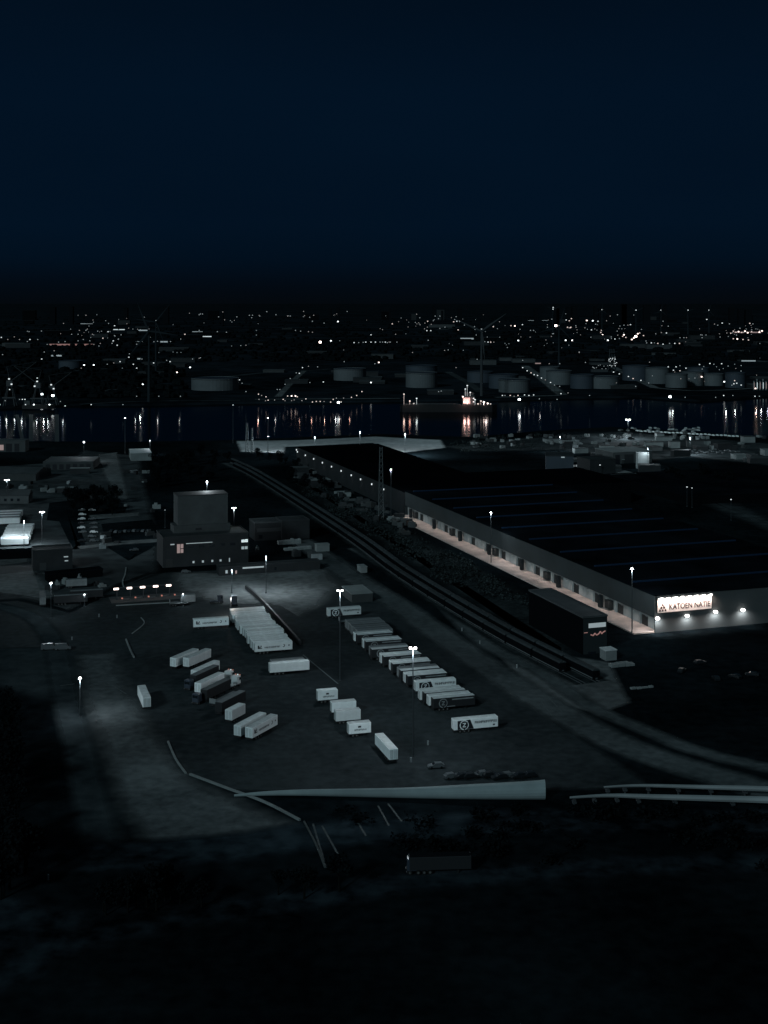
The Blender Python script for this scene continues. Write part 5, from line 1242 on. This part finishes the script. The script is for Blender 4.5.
# a far wooded belt that reads as one mass
b_ = MB(); r = random.Random(31)
for i in range(5200):
    y = r.uniform(317, 398); x = r.uniform(-20, 790); wx, wy = P(x, y)
    if r.random() < .35 or (x > 180 and y > 362): continue
    k = r.uniform(4, 9)
    for _ in range(2): b_.ball((wx+r.uniform(-8, 8), wy+r.uniform(-8, 8), k*.5), k*r.uniform(.7, 1.5), k*.6, 5, 3)
tag(b_.build('treeline', 'leaf'), 'dark belts of trees spread over the far industrial land', 'trees', None, 'stuff')
print('far lights', NL[0])

# ---------------------------------------------------------------- sky, moonlight, camera
w = bpy.data.worlds.new('World'); sc.world = w; w.use_nodes = True; nt = w.node_tree
bg = nt.nodes['Background']; tc = nt.nodes.new('ShaderNodeTexCoord'); sp = nt.nodes.new('ShaderNodeSeparateXYZ'); cr = nt.nodes.new('ShaderNodeValToRGB')
nt.links.new(tc.outputs['Generated'], sp.inputs[0]); nt.links.new(sp.outputs['Z'], cr.inputs['Fac']); cn = nt.nodes.new('ShaderNodeTexNoise'); cn.inputs['Scale'].default_value = 3.2; cn.inputs['Detail'].default_value = 5; cm = nt.nodes.new('ShaderNodeMapRange')
cm.inputs['To Min'].default_value = .86; cm.inputs['To Max'].default_value = 1.14; mpw = nt.nodes.new('ShaderNodeMapping'); mpw.inputs['Scale'].default_value = (1, 1, 3.5)
mw = nt.nodes.new('ShaderNodeMix'); mw.data_type = 'RGBA'; mw.blend_type = 'MULTIPLY'; mw.inputs['Factor'].default_value = 1
nt.links.new(tc.outputs['Generated'], mpw.inputs['Vector']); nt.links.new(mpw.outputs[0], cn.inputs['Vector']); nt.links.new(cn.outputs['Fac'], cm.inputs['Value'])
nt.links.new(cr.outputs['Color'], mw.inputs['A']); nt.links.new(cm.outputs['Result'], mw.inputs['B']); nt.links.new(mw.outputs['Result'], bg.inputs['Color'])
e = cr.color_ramp.elements
stops = [(0.0, (.0012, .0025, .0040)), (.014, (.0009, .0030, .0062)), (.034, (.0007, .0049, .0122)), (.06, (.0008, .0059, .0155)), (.16, (.0008, .0060, .0160)), (.235, (.0007, .0047, .0120)), (.5, (.005, .014, .020)), (1.0, (.022, .042, .052))]
e[0].position, e[0].color = stops[0][0], (*stops[0][1], 1); e[1].position, e[1].color = stops[-1][0], (*stops[-1][1], 1)
for p_, c_ in stops[1:-1]: n_ = e.new(p_); n_.color = (*c_, 1)
bg.inputs['Strength'].default_value = 1.0

sl = bpy.data.lights.new('moon', 'SUN'); sl.energy = .95; sl.angle = math.radians(6); sl.color = (.66, .91, 1.0)
so = bpy.data.objects.new('moon', sl); COL.objects.link(so)
el = math.radians(26); az = math.radians(-32)    # from behind the camera, over its left shoulder
d = Vector((-math.sin(az)*math.cos(el), math.cos(az)*math.cos(el), -math.sin(el)))
so.rotation_euler = d.to_track_quat('-Z', 'Y').to_euler()

cam = bpy.data.cameras.new('camera'); co = bpy.data.objects.new('camera', cam); COL.objects.link(co)
co.location = (0, 0, H); co.rotation_euler = (math.pi/2, 0, 0)
cam.sensor_width = 36; cam.lens = 36*F/1024; cam.shift_y = -(512-HY)/1024
cam.clip_start = 5; cam.clip_end = 300000
sc.camera = co
sc.view_settings.view_transform = 'Standard'; sc.view_settings.look = 'None'; sc.view_settings.exposure = 0; sc.view_settings.gamma = 1
sc.view_settings.use_curve_mapping = False
sc.render.resolution_x = 768; sc.render.resolution_y = 1024
sc.render.engine = 'CYCLES'
sc.cycles.use_denoising = True; sc.cycles.max_bounces = 4; sc.cycles.transparent_max_bounces = 12; sc.cycles.diffuse_bounces = 2; sc.cycles.glossy_bounces = 2
sc.cycles.sample_clamp_indirect = 2; sc.cycles.use_light_tree = True
sc.cycles.use_adaptive_sampling = False
